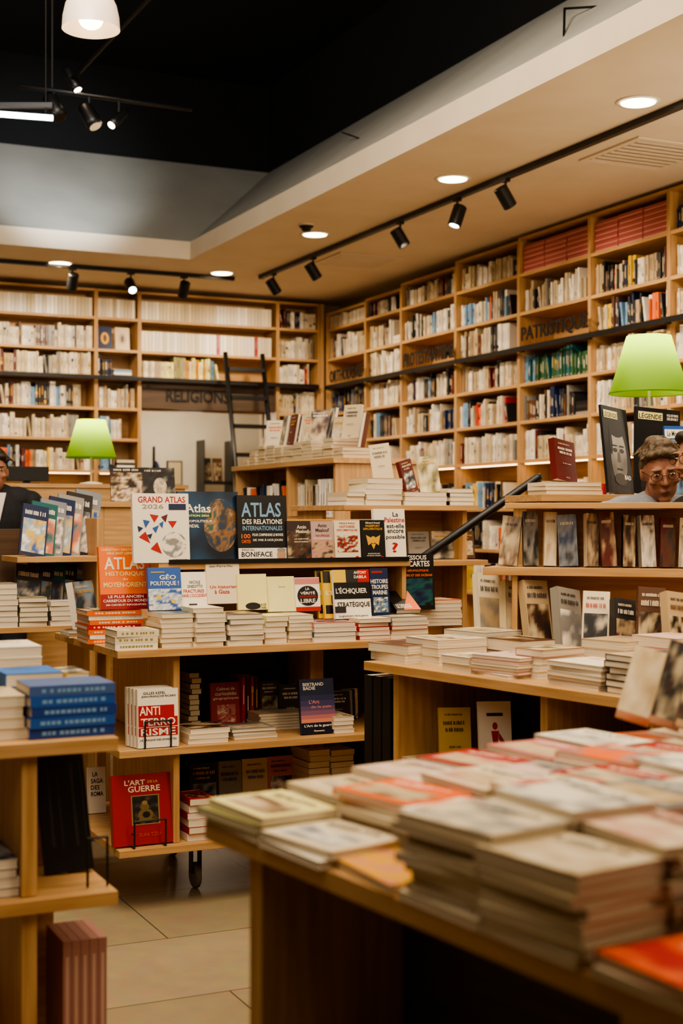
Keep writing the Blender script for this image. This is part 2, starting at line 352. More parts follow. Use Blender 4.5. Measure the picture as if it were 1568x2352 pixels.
rail(BF@T(2.4,0,0),3.45,2.765,'black flat rail along the back wall bookcase')
def sign(t,M,w,h,label):
    mb=MB(); mb.text(t,0,0,w,h,0,col('black')); o=mb.build('sign_lettering',METAL,None,M); s=o.modifiers.new('s','SOLIDIFY'); s.thickness=.006; s.offset=0; tag(o,label,'sign')
def signpx(t,a,b,z,h,label):
    u0=onL(a,RF,-.06)[0];u1=onL(b,RF,-.06)[0]; sign(t,RF@T((u0+u1)/2,-.06,z)@RX(90),u1-u0,h,label)
signpx('PATRISTIQUE',1197,1350,2.845,.125,'black PATRISTIQUE lettering standing on the rail')
signpx('PROTESTANTISME',926,1042,2.845,.125,'black PROTESTANTISME lettering standing on the rail')
signpx('ORTHODOXIE',757,832,2.84,.12,'black ORTHODOXIE lettering standing on the rail near the corner')
u0=onL(385,BF,.0)[0];u1=onL(530,BF,0)[0]
sign('RELIGIONS',BF@T((u0+u1)/2,.044,2.63)@RX(90),u1-u0,.12,'black RELIGIONS lettering on the dark panel over the doorway')
r=thing('ladder','black library ladder leaning on the back wall rail','ladder',T(0,0,0))
for x in (4.83,5.215): MB().tube((x,12.9,3.05),(x,12.15,0.02),.024,n=10).build('rail',METAL,r,smooth=True)
for k in range(11):
    f=(k+.6)/11; z=3.05*(1-f); y=12.9-.75*f; MB().box(4.84,y-.05,z-.018,5.205,y+.05,z+.018).build('rung',METAL,r)
r=thing('magazine_rack','narrow rack of dark magazines seen through the doorway','rack',T(5.25,14.6,0))
for zz_ in (.2,.75,1.3,1.85): MB().box(-.02,0,zz_-.03,.3,.25,zz_).build('shelf',METAL,r)
for x in (-.03,.3): MB().box(x,0,0,x+.012,.25,2.3).build('upright',METAL,r)
for i,(z,c) in enumerate([(1.302,'dark blue'),(1.852,'charcoal'),(.752,'dark red'),(1.302,'charcoal'),(1.852,'brown')]):
    book(T(5.31+.13*(i>2),14.75,z)@RX(80),.11,.3-.04*(i%3),.01,c,['dark blue magazine','charcoal magazine','dark red magazine','second charcoal magazine','brown magazine'][i]+' on the rack behind the doorway',name='magazine',cat='magazine',art=[('n',.05,.05,.95,.8,['black','brown','beige','charcoal'],3,i*2.7)])
r=thing('poster','small framed notice on the white back room wall','poster',T(5.08,15.19,1.95)); MB().box(-.09,-.02,-.14,.09,0,.14).build('frame',METAL,r); MB().box(-.075,-.022,-.125,.075,-.0205,.125,col('ivory')).build('print',PAINT,r)
r=thing('coat_stand','black coat stand with dark blue coat inside the back room','coat stand',T(4.56,14.3,0)); MB().tube((0,0,0),(0,0,2.2),.015).build('pole',METAL,r); MB().lathe([(.16,0),(.16,.02),(.02,.04)],20).build('base',METAL,r)
b=MB(); b.ell((.01,-.04,1.75),.065,.07,.3).ell((.0,-.03,1.35),.085,.08,.4); b.build('coat',noisemat('coat_cloth',lin((26,34,56)),lin((34,44,70)),30,.9),r,smooth=True)
# ---------------- ceiling fittings
for k,(px,py) in enumerate([(1466,232),(1040,409),(723,537),(509,626),(137,603)]):
    D=(ZC-CH)*F/(H-py); x,y=W(px,D)
    r=thing('downlight',['round recessed ceiling light nearest, at upper right','round recessed ceiling light second from right','round recessed ceiling light beside the smoke detector','round recessed ceiling light above the end of the back track','round recessed ceiling light at far left'][k],'ceiling light',T(x,y,ZC),'recessed lights in the lowered ceiling')
    MB().lathe([(.09,-.001),(.115,-.006),(.12,-.001)],32).build('trim_ring',WHITEP,r,smooth=True)
    MB().lathe([(.0905,-.009),(.0905,-.0065)],32).build('lamp_disc',EWARM,r)
def track(M,L,label):
    r=thing('light_track',label,'light track',M); MB().box(0,-.02,-.035,L,.02,-.001).build('track_bar',METAL,r)
    for x in (0,L): MB().box(x-.012,-.022,-.037,x+.012,.022,-.0005).build('end_cap',METAL,r)
TR=T(4.82,11.95,ZC)@RZ(-90); track(TR,9.5,'long black ceiling light track parallel to right wall')
TB=T(1.0,12.15,ZC); track(TB,3.62,'black ceiling light track in front of the back wall')
def spot(M,aim,lit,label):
    r=thing('track_spotlight',label,'spotlight',M,'black track spotlights')
    MB().box(-.03,-.018,-.05,.03,.018,-.036).build('adapter',METAL,r); MB().tube((0,0,-.05),(0,0,-.10),.008).build('stem',METAL,r)
    A_=T(0,0,-.15)@aim
    MB().lathe([(.036,-.07),(.046,-.065),(.046,.07),(.04,.075)],20,M=A_).build('housing',METAL,r,smooth=False)
    MB().lathe([(.034,-.0712),(.034,-.0705)],20,M=A_).build('lens',ECOOL if lit else METAL,r)
sl=['farthest spotlight on the long track','second farthest spotlight on the long track','middle spotlight on the long track','lit spotlight second nearest on the long track','nearest spotlight in view on the long track']
for k,px in enumerate([628,719,919,1050,1161]):
    u,D=onL(px,TR,0); spot(TR@T(u,0,0),RX(35) if k!=3 else RX(-20),k==3,sl[k])
for k,px in enumerate([166,300,422]):
    u,D=onL(px,TB,0); spot(TB@T(u,0,0),RX(35) if k!=1 else RX(-50),k==1,['left spotlight on the back track','glowing white spotlight, middle of the back track','right spotlight on the back track'][k])
def lamp(typ,loc,e,c=(1,.8,.56),size=.1,rot=None,tgt=None,ang=90,blend=.6):
    l=bpy.data.lights.new('lamp',typ); l.energy=e; l.color=c
    if typ=='AREA': l.shape='RECTANGLE'; l.size,l.size_y=size
    else: l.shadow_soft_size=size
    if typ=='SPOT': l.spot_size=rad(ang); l.spot_blend=blend
    o=bpy.data.objects.new('lamp',l); C.objects.link(o); o.location=loc
    if tgt: o.rotation_euler=(Vector(tgt)-Vector(loc)).to_track_quat('-Z','Y').to_euler()
    return o
D=(ZC-CH)*F/(H-515);x,y=W(703,D); r=thing('smoke_detector','small dark domed sensor on the ceiling beside a round light','sensor',T(x,y,ZC)); MB().lathe([(.03,-.05),(.04,-.03),(.055,-.02),(.055,-.001)],20).build('dome',METAL,r,smooth=True); MB().lathe([(.062,-.012),(.062,-.0005)],20).build('base',WHITEP,r)
for k,(px,py,s) in enumerate([(1490,352,.3),(820,598,.3)]):
    D=(ZC-CH)*F/(H-py);x,y=W(px,D)
    r=thing('air_vent',['square ceiling air vent at upper right behind the track','square ceiling air vent above the corner bookcase'][k],'vent',T(x,y,ZC))
    MB().box(-s,-s,-.012,s,-s+.04,-.001).box(-s,s-.04,-.012,s,s,-.001).box(-s,-s+.04,-.012,-s+.04,s-.04,-.001).box(s-.04,-s+.04,-.012,s,s-.04,-.001).build('frame',CEIL,r,bevel=.002)
    for q in range(8): yy=-s+.07+q*(2*s-.14)/7; MB().box(-s+.04,yy-.018,-.014,s-.04,yy+.012,-.009).build('slat',CEIL,r)
p=P(208,66,7.0); r=thing('pendant_lamp','glass domed pendant lamp hanging at the top left','pendant lamp',T(p.x,p.y,p.z))
MB().shell([(.142,0),(.138,.06),(.125,.12),(.10,.17),(.06,.21),(.04,.23)],36).build('shade',MILK,r,smooth=True); MB().ell((0,0,.05),.06,.06,.05).build('bulb',EWARM,r,smooth=True)
MB().lathe([(.045,.2),(.05,.23),(.04,.3),(.012,.32)],20).build('socket',METAL,r); MB().tube((0,0,.3),(0,0,5.6-p.z),.006).build('cord',METAL,r)
a=P(40,195,9.0);b=P(440,250,9.4); r=thing('lighting_bar','black pipe carrying stage lights under the dark ceiling','pipe',T(0,0,0)); MB().tube(a,b,.016).build('pipe',METAL,r,smooth=True)
q=a.lerp(b,.19); MB().tube(q,(q.x,q.y,5.6),.007).build('hanger',METAL,r)
q0=P(165,180,9.1);q1=P(345,-10,8.4); q1=q0+(q1-q0)*((5.6-q0.z)/(q1.z-q0.z)); tag(MB().tube(q0,q1,.016).build('brace_pipe',METAL,smooth=True),'slanted black pipe rising from the lighting bar','pipe')
for k,(f,lit,dz,s) in enumerate([(.4,1,-.13,.05),(.57,1,-.12,.032),(.2,0,-.1,.05),(.3,1,.09,.032)]):
    q=a.lerp(b,f); r=thing('stage_light',['lit barrel stage light hanging below the black pipe','small lit stage light at right of the cluster','dark stage light beside the tube light','small lit stage light on top of the black pipe'][k],'stage light',T(q.x,q.y,q.z),'stage lights on the black pipe')
    Q=T(0,0,dz)@RX(-25)@RY(-20 if k!=1 else 40)
    MB().tube((0,0,.0),(0,0,dz),.009).build('bracket',METAL,r); MB().lathe([(s,-.09),(s*1.05,-.05),(s,.06),(s*.6,.09)],20,M=Q).build('housing',METAL,r,smooth=True)
    MB().lathe([(s*.8,-.0915),(s*.8,-.0905)],20,M=Q).build('lens',MILK if k==0 else (EWARM if lit else METAL),r)
a=P(-40,258,8.8);b=P(120,270,8.8); r=thing('tube_light','bare white tube light at the left edge','tube light',T(0,0,0)); MB().tube(a,b,.018).build('tube',ECOOL,r,smooth=True); MB().box(0,-.02,0,(b-a).length,.02,.03,M=Matrix.Translation(a+Vector((0,0,.03)))@RZ(math.degrees(math.atan2(b.y-a.y,b.x-a.x)))).build('fitting',METAL,r)
for f in (.2,.9): q=a.lerp(b,f); MB().tube((q.x,q.y,q.z+.03),(q.x,q.y,5.6),.004).build('hanger',METAL,r)
for k,(pts,lab) in enumerate([([(1295,112,7.2),(1297,18,7.9),(1392,12,7.6),(1297,110,7.2)],'thin black wire bracket at the top right of the slope'),([(640,470,11.2),(828,318,10.2),(785,303,10.6)],'thin black wire bracket on the slope over the bookshelves')]):
    tag(MB().path([P(*q) for q in pts],.007 if k==0 else .006,6).build('wire_bracket',METAL),lab,'bracket')
# ---------------- green lamps
def table_lamp(p,zb,rb,rt,h,label):
    r=thing('table_lamp',label,'lamp',T(p.x,p.y,zb)); z=p.z-zb
    MB().shell([(rb,z),(rt,z+h)],40).build('shade',SHADE,r,smooth=True); MB().shell([(rb+.001,z),(rb+.001,z+.006)],40).build('shade_rim',SHADE,r)
    MB().tube((0,0,.01),(0,0,z+h*.55),.006).build('stem',WHITEP,r,smooth=True); MB().lathe([(.07,0),(.07,.01),(.02,.018)],28).build('base',WHITEP,r,smooth=True)
    MB().ell((0,0,z+h*.7),.025,.025,.03).build('bulb',EWARM,r,smooth=True)
    lamp('POINT',(p.x,p.y,p.z+h*.86),6.5,(1,.85,.5),.03)
# ---------------- furniture
def board(r,n,x0,y0,z0,x1,y1,z1,mat=None): return MB().box(x0,y0,z0,x1,y1,z1).build(n,mat or WX,r,bevel=.0015)
I=Matrix()
def caster(r,x,y,z):
    c=MB(); c.box(x-.03,y-.03,z-.008,x+.03,y+.03,z); c.box(x-.02,y-.02,.06,x-.015,y+.02,z); c.box(x+.015,y-.02,.06,x+.02,y+.02,z)
    o=c.build('caster',METAL,r); MB().lathe([(.045,-.012),(.05,-.008),(.05,.008),(.045,.012)],24,M=T(x,y,.0505)@RY(90)).build('wheel',WHEEL,o)
ZT=.965
r=thing('book_display_table','central oak book display table on casters with raised shelf','display table',I)
board(r,'table_top',1.47,5.04,ZT-.028,2.86,5.98,ZT)
board(r,'shelf',1.48,5.05,.57,2.84,5.96,.597); board(r,'shelf',1.48,5.05,.205,2.84,5.96,.232)
board(r,'side_panel',1.70,5.09,.233,1.725,5.9,.569,WZ); board(r,'side_panel',1.70,5.09,.598,1.725,5.9,ZT-.029,WZ)
board(r,'side_panel',2.79,5.09,.233,2.815,5.9,.569,WZ); board(r,'side_panel',2.79,5.09,.598,2.815,5.9,ZT-.029,WZ)
board(r,'divider',2.38,5.36,.598,2.44,5.6,ZT-.029,WZ); board(r,'divider',2.38,5.36,.233,2.44,5.6,.569,WZ)
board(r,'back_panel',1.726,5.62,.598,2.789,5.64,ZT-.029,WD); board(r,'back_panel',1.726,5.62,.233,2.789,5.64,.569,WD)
ZS=1.275
board(r,'raised_shelf',1.70,5.27,ZS-.026,2.80,5.66,ZS); board(r,'raised_back',1.74,5.5,ZT,2.79,5.52,ZS-.027); board(r,'raised_end',1.73,5.35,ZT,1.75,5.499,ZS-.027,WZ); board(r,'raised_end',2.775,5.30,ZT,2.795,5.499,ZS-.027,WZ)
MB().box(1.74,5.262,ZS-.004,2.79,5.269,ZS+.014).build('shelf_lip',METAL,r); board(r,'raised_back',1.9,5.53,ZS,2.75,5.545,ZS+.17)
for x,y in ((1.86,5.3),(1.95,5.85),(2.7,5.3),(2.7,5.85)): caster(r,x,y,.204)
ga=[('t','GRAND ATLAS',.52,.91,.84,.09,'red'),('t','2026',.36,.81,.38,.065,'grey'),('r',.64,.76,.95,.85,'dark blue'),('n',.5,.08,.94,.44,['grey','silver','white','white'],3,3,(18,18,True)),
('p',[(.1,.37),(.3,.28),(.22,.45)],'red'),('p',[(.3,.7),(.46,.68),(.38,.58)],'red'),('p',[(.5,.66),(.62,.7),(.58,.58)],'dark red'),('p',[(.62,.6),(.78,.6),(.7,.5)],'red'),('p',[(.18,.62),(.3,.6),(.22,.5)],'blue'),('p',[(.08,.53),(.18,.5),(.1,.44)],'dark blue'),('p',[(.3,.2),(.5,.13),(.42,.3)],'red'),('p',[(.34,.5),(.46,.54),(.4,.43)],'blue'),('p',[(.46,.56),(.54,.6),(.52,.5)],'blue'),('p',[(.24,.4),(.34,.42),(.3,.34)],'dark blue'),('t','autrement',.82,.04,.26,.03,'red')]
facepx(I,308,430,1131,1290,5.285,ZS+.001,'white','white atlas with red triangles and a grey globe',lean=5,art=ga)
at=[('n',0,0,1,1,[(8,20,36),(16,44,70),(28,62,92),(36,80,108)],1.6,5,(16,20)),('n',.42,.14,.98,.9,[(28,60,88),(60,60,56),(150,104,58),(40,74,88),(196,140,82),(56,90,80)],3,9,(20,28,True)),('t','Atlas',.33,.76,.42,.12,'white'),('r',.08,.63,.55,.69,'green'),('t','ÉDITION 2026',.31,.66,.4,.035,'white'),('t','GÉOPOLITIQUE',.33,.58,.45,.05,'white'),('t','MONDIAL',.22,.51,.24,.05,'white')]
facepx(I,412,545,1122,1283,5.325,ZS+.001,(22,42,62),'dark blue atlas with an earth seen from space',lean=5,t=.016,art=at)
ar=[('t','ATLAS',.48,.78,.8,.22,'pale blue'),('t','DES RELATIONS',.5,.6,.8,.075,'white'),('t','INTERNATIONALES',.5,.5,.8,.07,'pale blue'),('t','100',.16,.38,.18,.07,'orange'),('t','POUR COMPRENDRE LE MONDE',.6,.4,.62,.04,'white'),('t','CARTES',.16,.3,.18,.05,'orange'),('t','DE 1945 À NOS JOURS',.6,.32,.6,.05,'white'),('r',0,0,1,.2,'white'),('t','PASCAL',.2,.172,.26,.032,'black'),('t','BONIFACE',.37,.105,.62,.078,'black'),('t','DÉJÀ 70 000 LECTEURS',.35,.03,.58,.035,'black'),('e',.86,.09,.09,.1,(186,140,114)),('e',.86,.17,.09,.03,'grey'),('r',.74,0,.99,.035,'dark blue')]
facepx(I,546,657,1130,1281,5.30,ZS+.001,'black','black atlas with large pale blue ATLAS lettering',lean=5,art=ar)
facepx(I,658,711,1190,1281,5.285,ZS+.001,(50,36,34),'small dark paperback first right of the big atlases',lean=6,art=[('n',0,0,1,.75,['black','brown','charcoal','beige'],3,21),('t','Amin',.62,.85,.4,.09,'cream'),('t','Maalouf',.65,.74,.55,.09,'cream'),('t','LES IDENTITÉS',.6,.55,.6,.04,'cream'),('t','MEURTRIÈRES',.6,.48,.6,.04,'cream'),('e',.85,.06,.07,.04,'red')])
facepx(I,713,764,1192,1281,5.285,ZS+.001,(176,150,144),'small pinkish grey paperback between dark and white ones',lean=6,art=[('n',.0,.0,1,.52,['grey','pink','beige','charcoal'],3,23),('t','Amin',.5,.9,.4,.09,'charcoal'),('t','Maalouf',.5,.78,.6,.09,'charcoal'),('t','NAUFRAGE',.5,.64,.6,.05,'red'),('t','DES CIVILISATIONS',.5,.56,.8,.045,'white'),('e',.85,.06,.07,.04,'red')])
facepx(I,766,825,1190,1281,5.285,ZS+.001,'cream','small cream paperback with red title and figures',lean=6,art=[('t','Gérard Araud',.5,.93,.6,.045,'charcoal'),('t','HISTOIRES',.5,.84,.6,.06,'red'),('t','DIPLOMATIQUES',.5,.75,.8,.06,'red'),('n',.1,.2,.9,.62,['cream','cream','brown','red','charcoal'],5,31,(14,14)),('e',.85,.06,.07,.04,'red')])
facepx(I,827,882,1190,1281,5.285,ZS+.001,'black','small black paperback with a gold emblem',lean=6,art=[('t','Gérard Araud',.5,.93,.6,.045,'white'),('t','PASSEPORT',.5,.85,.6,.06,'gold'),('t','DIPLOMATIQUE',.5,.77,.8,.06,'gold'),('e',.5,.5,.12,.09,'gold'),('p',[(.2,.62),(.42,.55),(.42,.42),(.28,.36)],'gold'),('p',[(.8,.62),(.58,.55),(.58,.42),(.72,.36)],'gold'),('p',[(.4,.4),(.6,.4),(.5,.26)],'gold'),('t','QUARANTE ANS',.5,.15,.5,.035,'cream'),('t','AU QUAI D\'ORSAY',.5,.1,.6,.035,'cream'),('e',.85,.05,.07,.04,'red')])
facepx(I,857,930,1171,1286,5.34,ZS+.001,'white','white paperback with a large red question mark',lean=6,art=[('t','La',.7,.89,.18,.09,'charcoal'),('t','Palestine',.66,.78,.64,.1,'red'),('t','est-elle',.68,.66,.56,.09,'charcoal'),('t','encore',.68,.55,.52,.07,'charcoal'),('t','possible',.67,.43,.6,.1,'charcoal'),('t','?',.64,.23,.2,.2,'red')])
zs=stackpx(I,202,330,1402,ZT,5.36,.19,7,['orange','white','orange','red'],'the orange and white stack under the orange atlas',top='orange',spine=True,sp='cream')
facepx(I,233,341,1259,1402,5.375,zs+.001,(238,112,26),'orange atlas with white lettering and a red lower band',lean=9,t=.02,art=[('r',0,0,1,.24,(150,20,18)),('t','CHRISTIAN GRATALOUP',.45,.95,.8,.04,'pale yellow'),('t','VINCENT LEMIRE',.45,.89,.6,.04,'pale yellow'),('t','ATLAS',.5,.73,.8,.2,'white'),('t','HISTORIQUE',.5,.56,.76,.08,'pale yellow'),('t','du',.5,.48,.1,.04,'pale yellow'),('t','MOYEN-ORIENT',.5,.39,.86,.08,'pale yellow'),('t','LE PLUS ANCIEN',.5,.2,.7,.045,'white'),('t','CARREFOUR DU MONDE',.5,.135,.9,.045,'white'),('t','300 CARTES ET INFOGRAPHIES',.5,.07,.8,.03,'white')])
facepx(I,172,215,1335,1455,5.8,ZT+.001,'white','white book propped at the left end of the central table',lean=10,rz=50,t=.03)
stackpx(I,158,196,1448,ZT,5.66,.12,3,['white','cream'],'the low white stack at the left table corner')
stackpx(I,266,366,1447,ZT,5.06,.16,3,['white','cream'],'the three white books before the orange stack',top='cream',spine=True,jit=.001,sp='olive')
zA=stackpx(I,368,446,1408,ZT,5.09,.17,7,['cream','ivory'],'the cream stack under the blue map book')
zB=stackpx(I,449,520,1396,ZT,5.07,.18,8,['ivory','cream','white'],'the tall cream stack under the cream book',topart=False)
zC=stackpx(I,523,606,1410,ZT,5.06,.18,6,['cream','grey','cream'],'the stack under the first pale yellow book',top='grey')
zD=stackpx(I,609,661,1414,ZT,5.09,.17,5,['cream','ivory'],'the stack between both pale yellow books',top='pale yellow',topart=False)
zE=stackpx(I,662,720,1412,ZT,5.09,.17,7,['ivory','cream'],'the stack under the red and black title')
zF=stackpx(I,722,820,1429,ZT,5.07,.17,4,['white','dark blue','white'],'the low stack under the chess titled books',top='pink')
zG=stackpx(I,822,896,1420,ZT,5.09,.18,5,['red','white','red'],'the red edged stack right of the chess titles',top='cream')
zH=stackpx(I,898,985,1416,ZT,5.09,.18,5,['white','cream','red'],'the white stack left of the black map book',top='grey')
def row2(px0,px1,py0,py1,z,c,l,art,v=5.33,t=.016): facepx(I,px0,px1,py0,py1,v,z+.001,c,l,lean=9,t=t,art=art)
row2(342,414,1315,1412,zA,'blue','blue book with a yellow dotted world map',[('n',0,0,1,.5,['blue','blue','white','pale blue','white'],4,41,(18,12)),('e',.75,.2,.08,.05,'yellow'),('e',.3,.3,.08,.05,'yellow'),('t','GÉO',.6,.78,.5,.13,'white'),('t','POLITIQUE !',.5,.62,.85,.12,'white'),('r',.1,.88,.5,.9,'yellow')],5.24)
row2(414,474,1318,1402,zA,'white','white paperback with a bold red title',[('t','NICOLE',.55,.72,.4,.08,'black'),('t','GNESOTTO',.55,.61,.55,.08,'black'),('t','FRACTURES',.5,.48,.75,.09,'red'),('t','DANS L\'OCCIDENT',.5,.36,.95,.09,'red'),('r',.3,.1,.6,.14,'charcoal')],5.26)
row2(475,549,1314,1405,zB,'cream','plain cream paperback with thin red title',[('t','Jean-Pierre Filiu',.45,.93,.7,.07,'charcoal'),('t','Un historien',.5,.42,.8,.08,'red'),('t','à Gaza',.45,.3,.45,.1,'red')],5.26)
row2(545,611,1331,1412,zC,'pale yellow','pale yellow paperback with a dark portrait below',[('e',.5,.1,.25,.1,'black'),('t','ENGAGÉ',.75,.14,.4,.07,'black'),('t','VOLONTAIRE',.7,.05,.5,.07,'black')],5.25)
row2(613,675,1332,1412,zD,(226,222,160),'plain pale yellow paperback right of its twin',[('t','POUR',.55,.7,.25,.04,'grey')],5.27)
row2(677,733,1336,1412,zE,'white','white paperback with a black disc and red band',[('r',0,0,1,.12,'red'),('r',0,.8,1,.98,'pink'),('e',.5,.45,.42,.3,'black'),('t','LA',.5,.66,.16,.08,'white'),('t','VÉRITÉ',.5,.54,.6,.1,'white'),('t','VOUS RENDRA',.5,.43,.7,.08,'red'),('t','LIBRE',.5,.3,.6,.12,'white')],5.26)
ech=[('r',.0,.74,.35,1,'yellow'),('r',.35,.74,.68,1,'charcoal'),('r',.68,.74,1,1,'red'),('r',0,.4,1,.74,'black'),('t','ANTONY',.75,.94,.35,.06,'white'),('t','DABILA',.75,.85,.35,.06,'white'),('t',"L'ÉCHIQUIER",.48,.57,.86,.15,'white'),('r',.0,.12,.3,.25,'charcoal'),('t','STRATÉGIQUE',.52,.29,.9,.14,'black'),('t','La grammaire de la guerre',.5,.05,.8,.05,'charcoal')]
row2(767,850,1313,1424,zF,'white','white and black book with chessboard squares, front copy',ech,5.2)
for k,(a,b) in enumerate([(743,800),(729,786)]): row2(a,b,1314,1422,zF,'yellow','yellow and black chessboard titled book, '+['middle copy','rear copy'][k],[('r',0,.75,.3,1,'charcoal'),('r',.3,.3,.6,.6,'black'),('t',"L'ÉC",.35,.55,.5,.12,'white'),('r',.05,.1,.5,.28,'black')],5.235+.03*k)
row2(851,893,1314,1420,zG,'dark blue','dark blue book with three white title words',[('r',.1,.9,.7,.94,'red'),('t','HISTOIRE',.5,.72,.95,.09,'white'),('t','TROUPES',.5,.6,.9,.09,'white'),('t','MARINE',.5,.48,.8,.09,'white'),('n',.1,.05,.9,.38,['dark blue','pale blue','charcoal','white'],3,51)],5.23)
stackpx(I,955,1062,1378,ZT,5.62,.2,7,['white','cream'],'the white stack right of the black map book',top='orange')
facepx(I,906,996,1291,1420,5.6,ZT+.075,'black','black map book with white title at the shelf end',lean=4,art=[('n',.1,.08,.95,.56,['black','dark blue','teal','black'],3,61),('t','LE DESSOUS',.42,.93,.78,.08,'white'),('t','DES CARTES',.46,.82,.86,.1,'white'),('t','ATLAS GÉOPOLITIQUE',.45,.7,.8,.05,'orange'),('t','DES MERS ET DES OCÉANS',.5,.62,.9,.05,'orange')])
facepx(I,908,965,1376,1416,5.24,zH,'black','low black and orange book under the black map book',lean=60,art=[('p',[(.3,0),(1,0),(1,1)],'orange'),('t','LE DESSOUS',.4,.2,.6,.2,'white')],t=.02)
ZM=.598
def wirestand(x,y,z,w,h,label):
    r=thing('book_stand',label,'stand',T(x,y,z)); MB().path([(-w/2,.06,.004),(-w/2,0,.004),(-w/2,0,h),(w/2,0,h),(w/2,0,.004),(w/2,.06,.004)],.0035).build('wire_frame',METAL,r,smooth=True); MB().path([(-w/2,0,h*.5),(-w/2,.03,h*.5)],.003).build('wire_hook',METAL,r)
anti=[('t','GILLES KEPEL',.42,.93,.55,.045,'black'),('t','JEAN-FRANÇOIS RICARD',.52,.87,.85,.045,'black'),('r',.02,.52,.9,.72,'red'),('t','ANTI',.3,.63,.5,.15,'white'),('r',.02,.36,.98,.52,'red'),('t','TERRO',.5,.44,.85,.13,'white'),('r',.02,.2,.98,.345,'red'),('t','RISME',.5,.27,.85,.12,'white'),('t','LA TRAQUE DES JIHADISTES',.5,.13,.9,.04,'black')]
for k in range(4): facepx(I,316-8*k,404-6*k,1573,1706,5.085+.026*k,ZM+.001,'white',['front copy','second copy','third copy','rearmost copy'][k]+' of the white book with large red banded title',t=.022,lean=3,art=anti,group='white books with the red banded title')
wirestand(1.63,5.058,ZM,.1,.1,'black wire stand in front of the red banded titles')
def st(a,b,pt,z,v,d,n,cols,desc,**k): stackpx(I,a,b,pt,z,v,d,n,cols,desc,**k)
st(434,528,1672,ZM,5.09,.16,3,['white','cream'],'the low stack by the panel on the middle shelf')
st(532,636,1672,ZM,5.12,.16,3,['cream','grey'],'the low grey stack second on the middle shelf',top='grey')
st(596,712,1637,ZM,5.29,.16,6,['cream','ivory'],'the cream stack left of the dusk coloured book')
st(768,815,1645,ZM,5.10,.16,4,['white','cream'],'the stack right of the dusk coloured book')
facepx(I,690,768,1563,1686,5.13,ZM+.001,(26,36,66),'dark blue book with a dusk sky gradient',lean=9,art=[('r',0,.0,1,.2,(16,22,44)),('r',0,.2,1,.27,(206,130,108)),('r',0,.27,1,.34,(170,108,112)),('r',0,.34,1,.42,(124,86,112)),('r',0,.42,1,.5,(92,72,106)),('r',0,.5,1,.6,(64,58,96)),('r',0,.6,1,.7,(42,48,84)),('t','BERTRAND',.4,.9,.6,.06,'white'),('t','BADIE',.28,.83,.35,.06,'white'),('t',"L'Art",.4,.58,.3,.07,'pink'),('t','de la paix',.6,.48,.6,.06,'pink'),('t',"L'Art de la guerre",.5,.14,.85,.06,'white'),('t','Flammarion',.5,.05,.3,.03,'white')])
facepx(I,484,551,1567,1668,5.45,ZM+.001,(150,40,44),'red book with cream title facing out inside the middle shelf',lean=6,art=[('t','Cabinet de',.5,.86,.6,.07,'cream'),('t','curiosités',.5,.75,.7,.08,'cream'),('t','géographiques',.5,.64,.85,.07,'cream'),('n',.2,.1,.8,.5,['dark red','pink','red','cream'],3,71)])
facepx(I,596,640,1566,1660,5.5,ZM+.001,'brown','brown book facing out behind the cream stack',lean=5)
facepx(I,640,690,1570,1660,5.42,ZM+.001,'charcoal','dark book facing out left of the dusk coloured book',lean=5)
for k,(a,c) in enumerate([(556,'red'),(566,'dark red'),(576,'red'),(586,'dark red')]): 
    u,_=onL(a,I,5.42); b=MB(); bookbox(b,I,.015,.2,.14,c,R); NB[0]+=1; tag(b.build('book',PAINT,None,T(u,5.42,ZM+.001)),c+' spined book, '+ordw(k+1)+' of four inside the middle shelf','book','red spined books inside the middle shelf')
st(436,458,1545,ZM,5.38,.18,11,['charcoal','grey'],'',sink=1)
for k in range(5):
    facepx(I,745+12*k,800+6*k,1567,1635,5.4+.02*k,ZM+.001,['charcoal','grey','dark blue','brown','charcoal'][k],ordw(k+1)+' dark book behind the dusk coloured book',lean=4)
ZB=.233
facepx(I,262,400,1777,1934,5.12,ZB+.001,(150,16,18),'large red book with gold lettering on the bottom shelf',lean=9,t=.03,art=[('t',"L'ART",.36,.885,.32,.075,'cream'),('t','DE LA',.64,.885,.16,.035,'gold'),('t','GUERRE',.5,.79,.5,.085,'cream'),('r',.29,.28,.73,.7,(140,114,72)),('n',.31,.295,.71,.685,['black','black','charcoal','brown'],4,83,(16,18)),('e',.51,.42,.12,.085,(104,84,48)),('e',.52,.42,.06,.045,'black'),('e',.5,.53,.07,.055,(104,84,48)),('e',.5,.59,.045,.03,(136,110,66)),('p',[(.36,.33),(.66,.33),(.6,.37),(.42,.37)],(104,84,48)),('t','SUN TZU',.56,.14,.34,.05,(190,60,40))])
wirestand(1.60,5.058,ZB,.12,.1,'black wire stand in front of the large red book')
stackpx(I,434,492,1832,ZB,5.09,.17,6,['white','red'],'the white and red stack by the panel, bottom shelf')
facepx(I,203,240,1768,1872,5.75,ZB+.001,'white','white book with column of letters behind the red book',lean=4,art=[('t','LA',.4,.85,.3,.1,'black'),('t','SAGA',.5,.7,.7,.1,'black'),('t','DES',.4,.56,.5,.1,'black'),('t','ROMA',.5,.42,.7,.1,'black')])
for k,(a,b,c) in enumerate([(436,500,'charcoal'),(500,552,'grey'),(556,614,'ivory'),(614,674,'pink')]): facepx(I,a,b,1725,1850,5.46,ZB+.001,c,c+' book facing out deep in the bottom shelf',lean=4)
st(708,757,1722,ZB,5.3,.18,11,['grey','ivory','cream'],'',sink=1); st(760,814,1722,ZB,5.3,.18,11,['ivory','cream','grey'],'',sink=1)
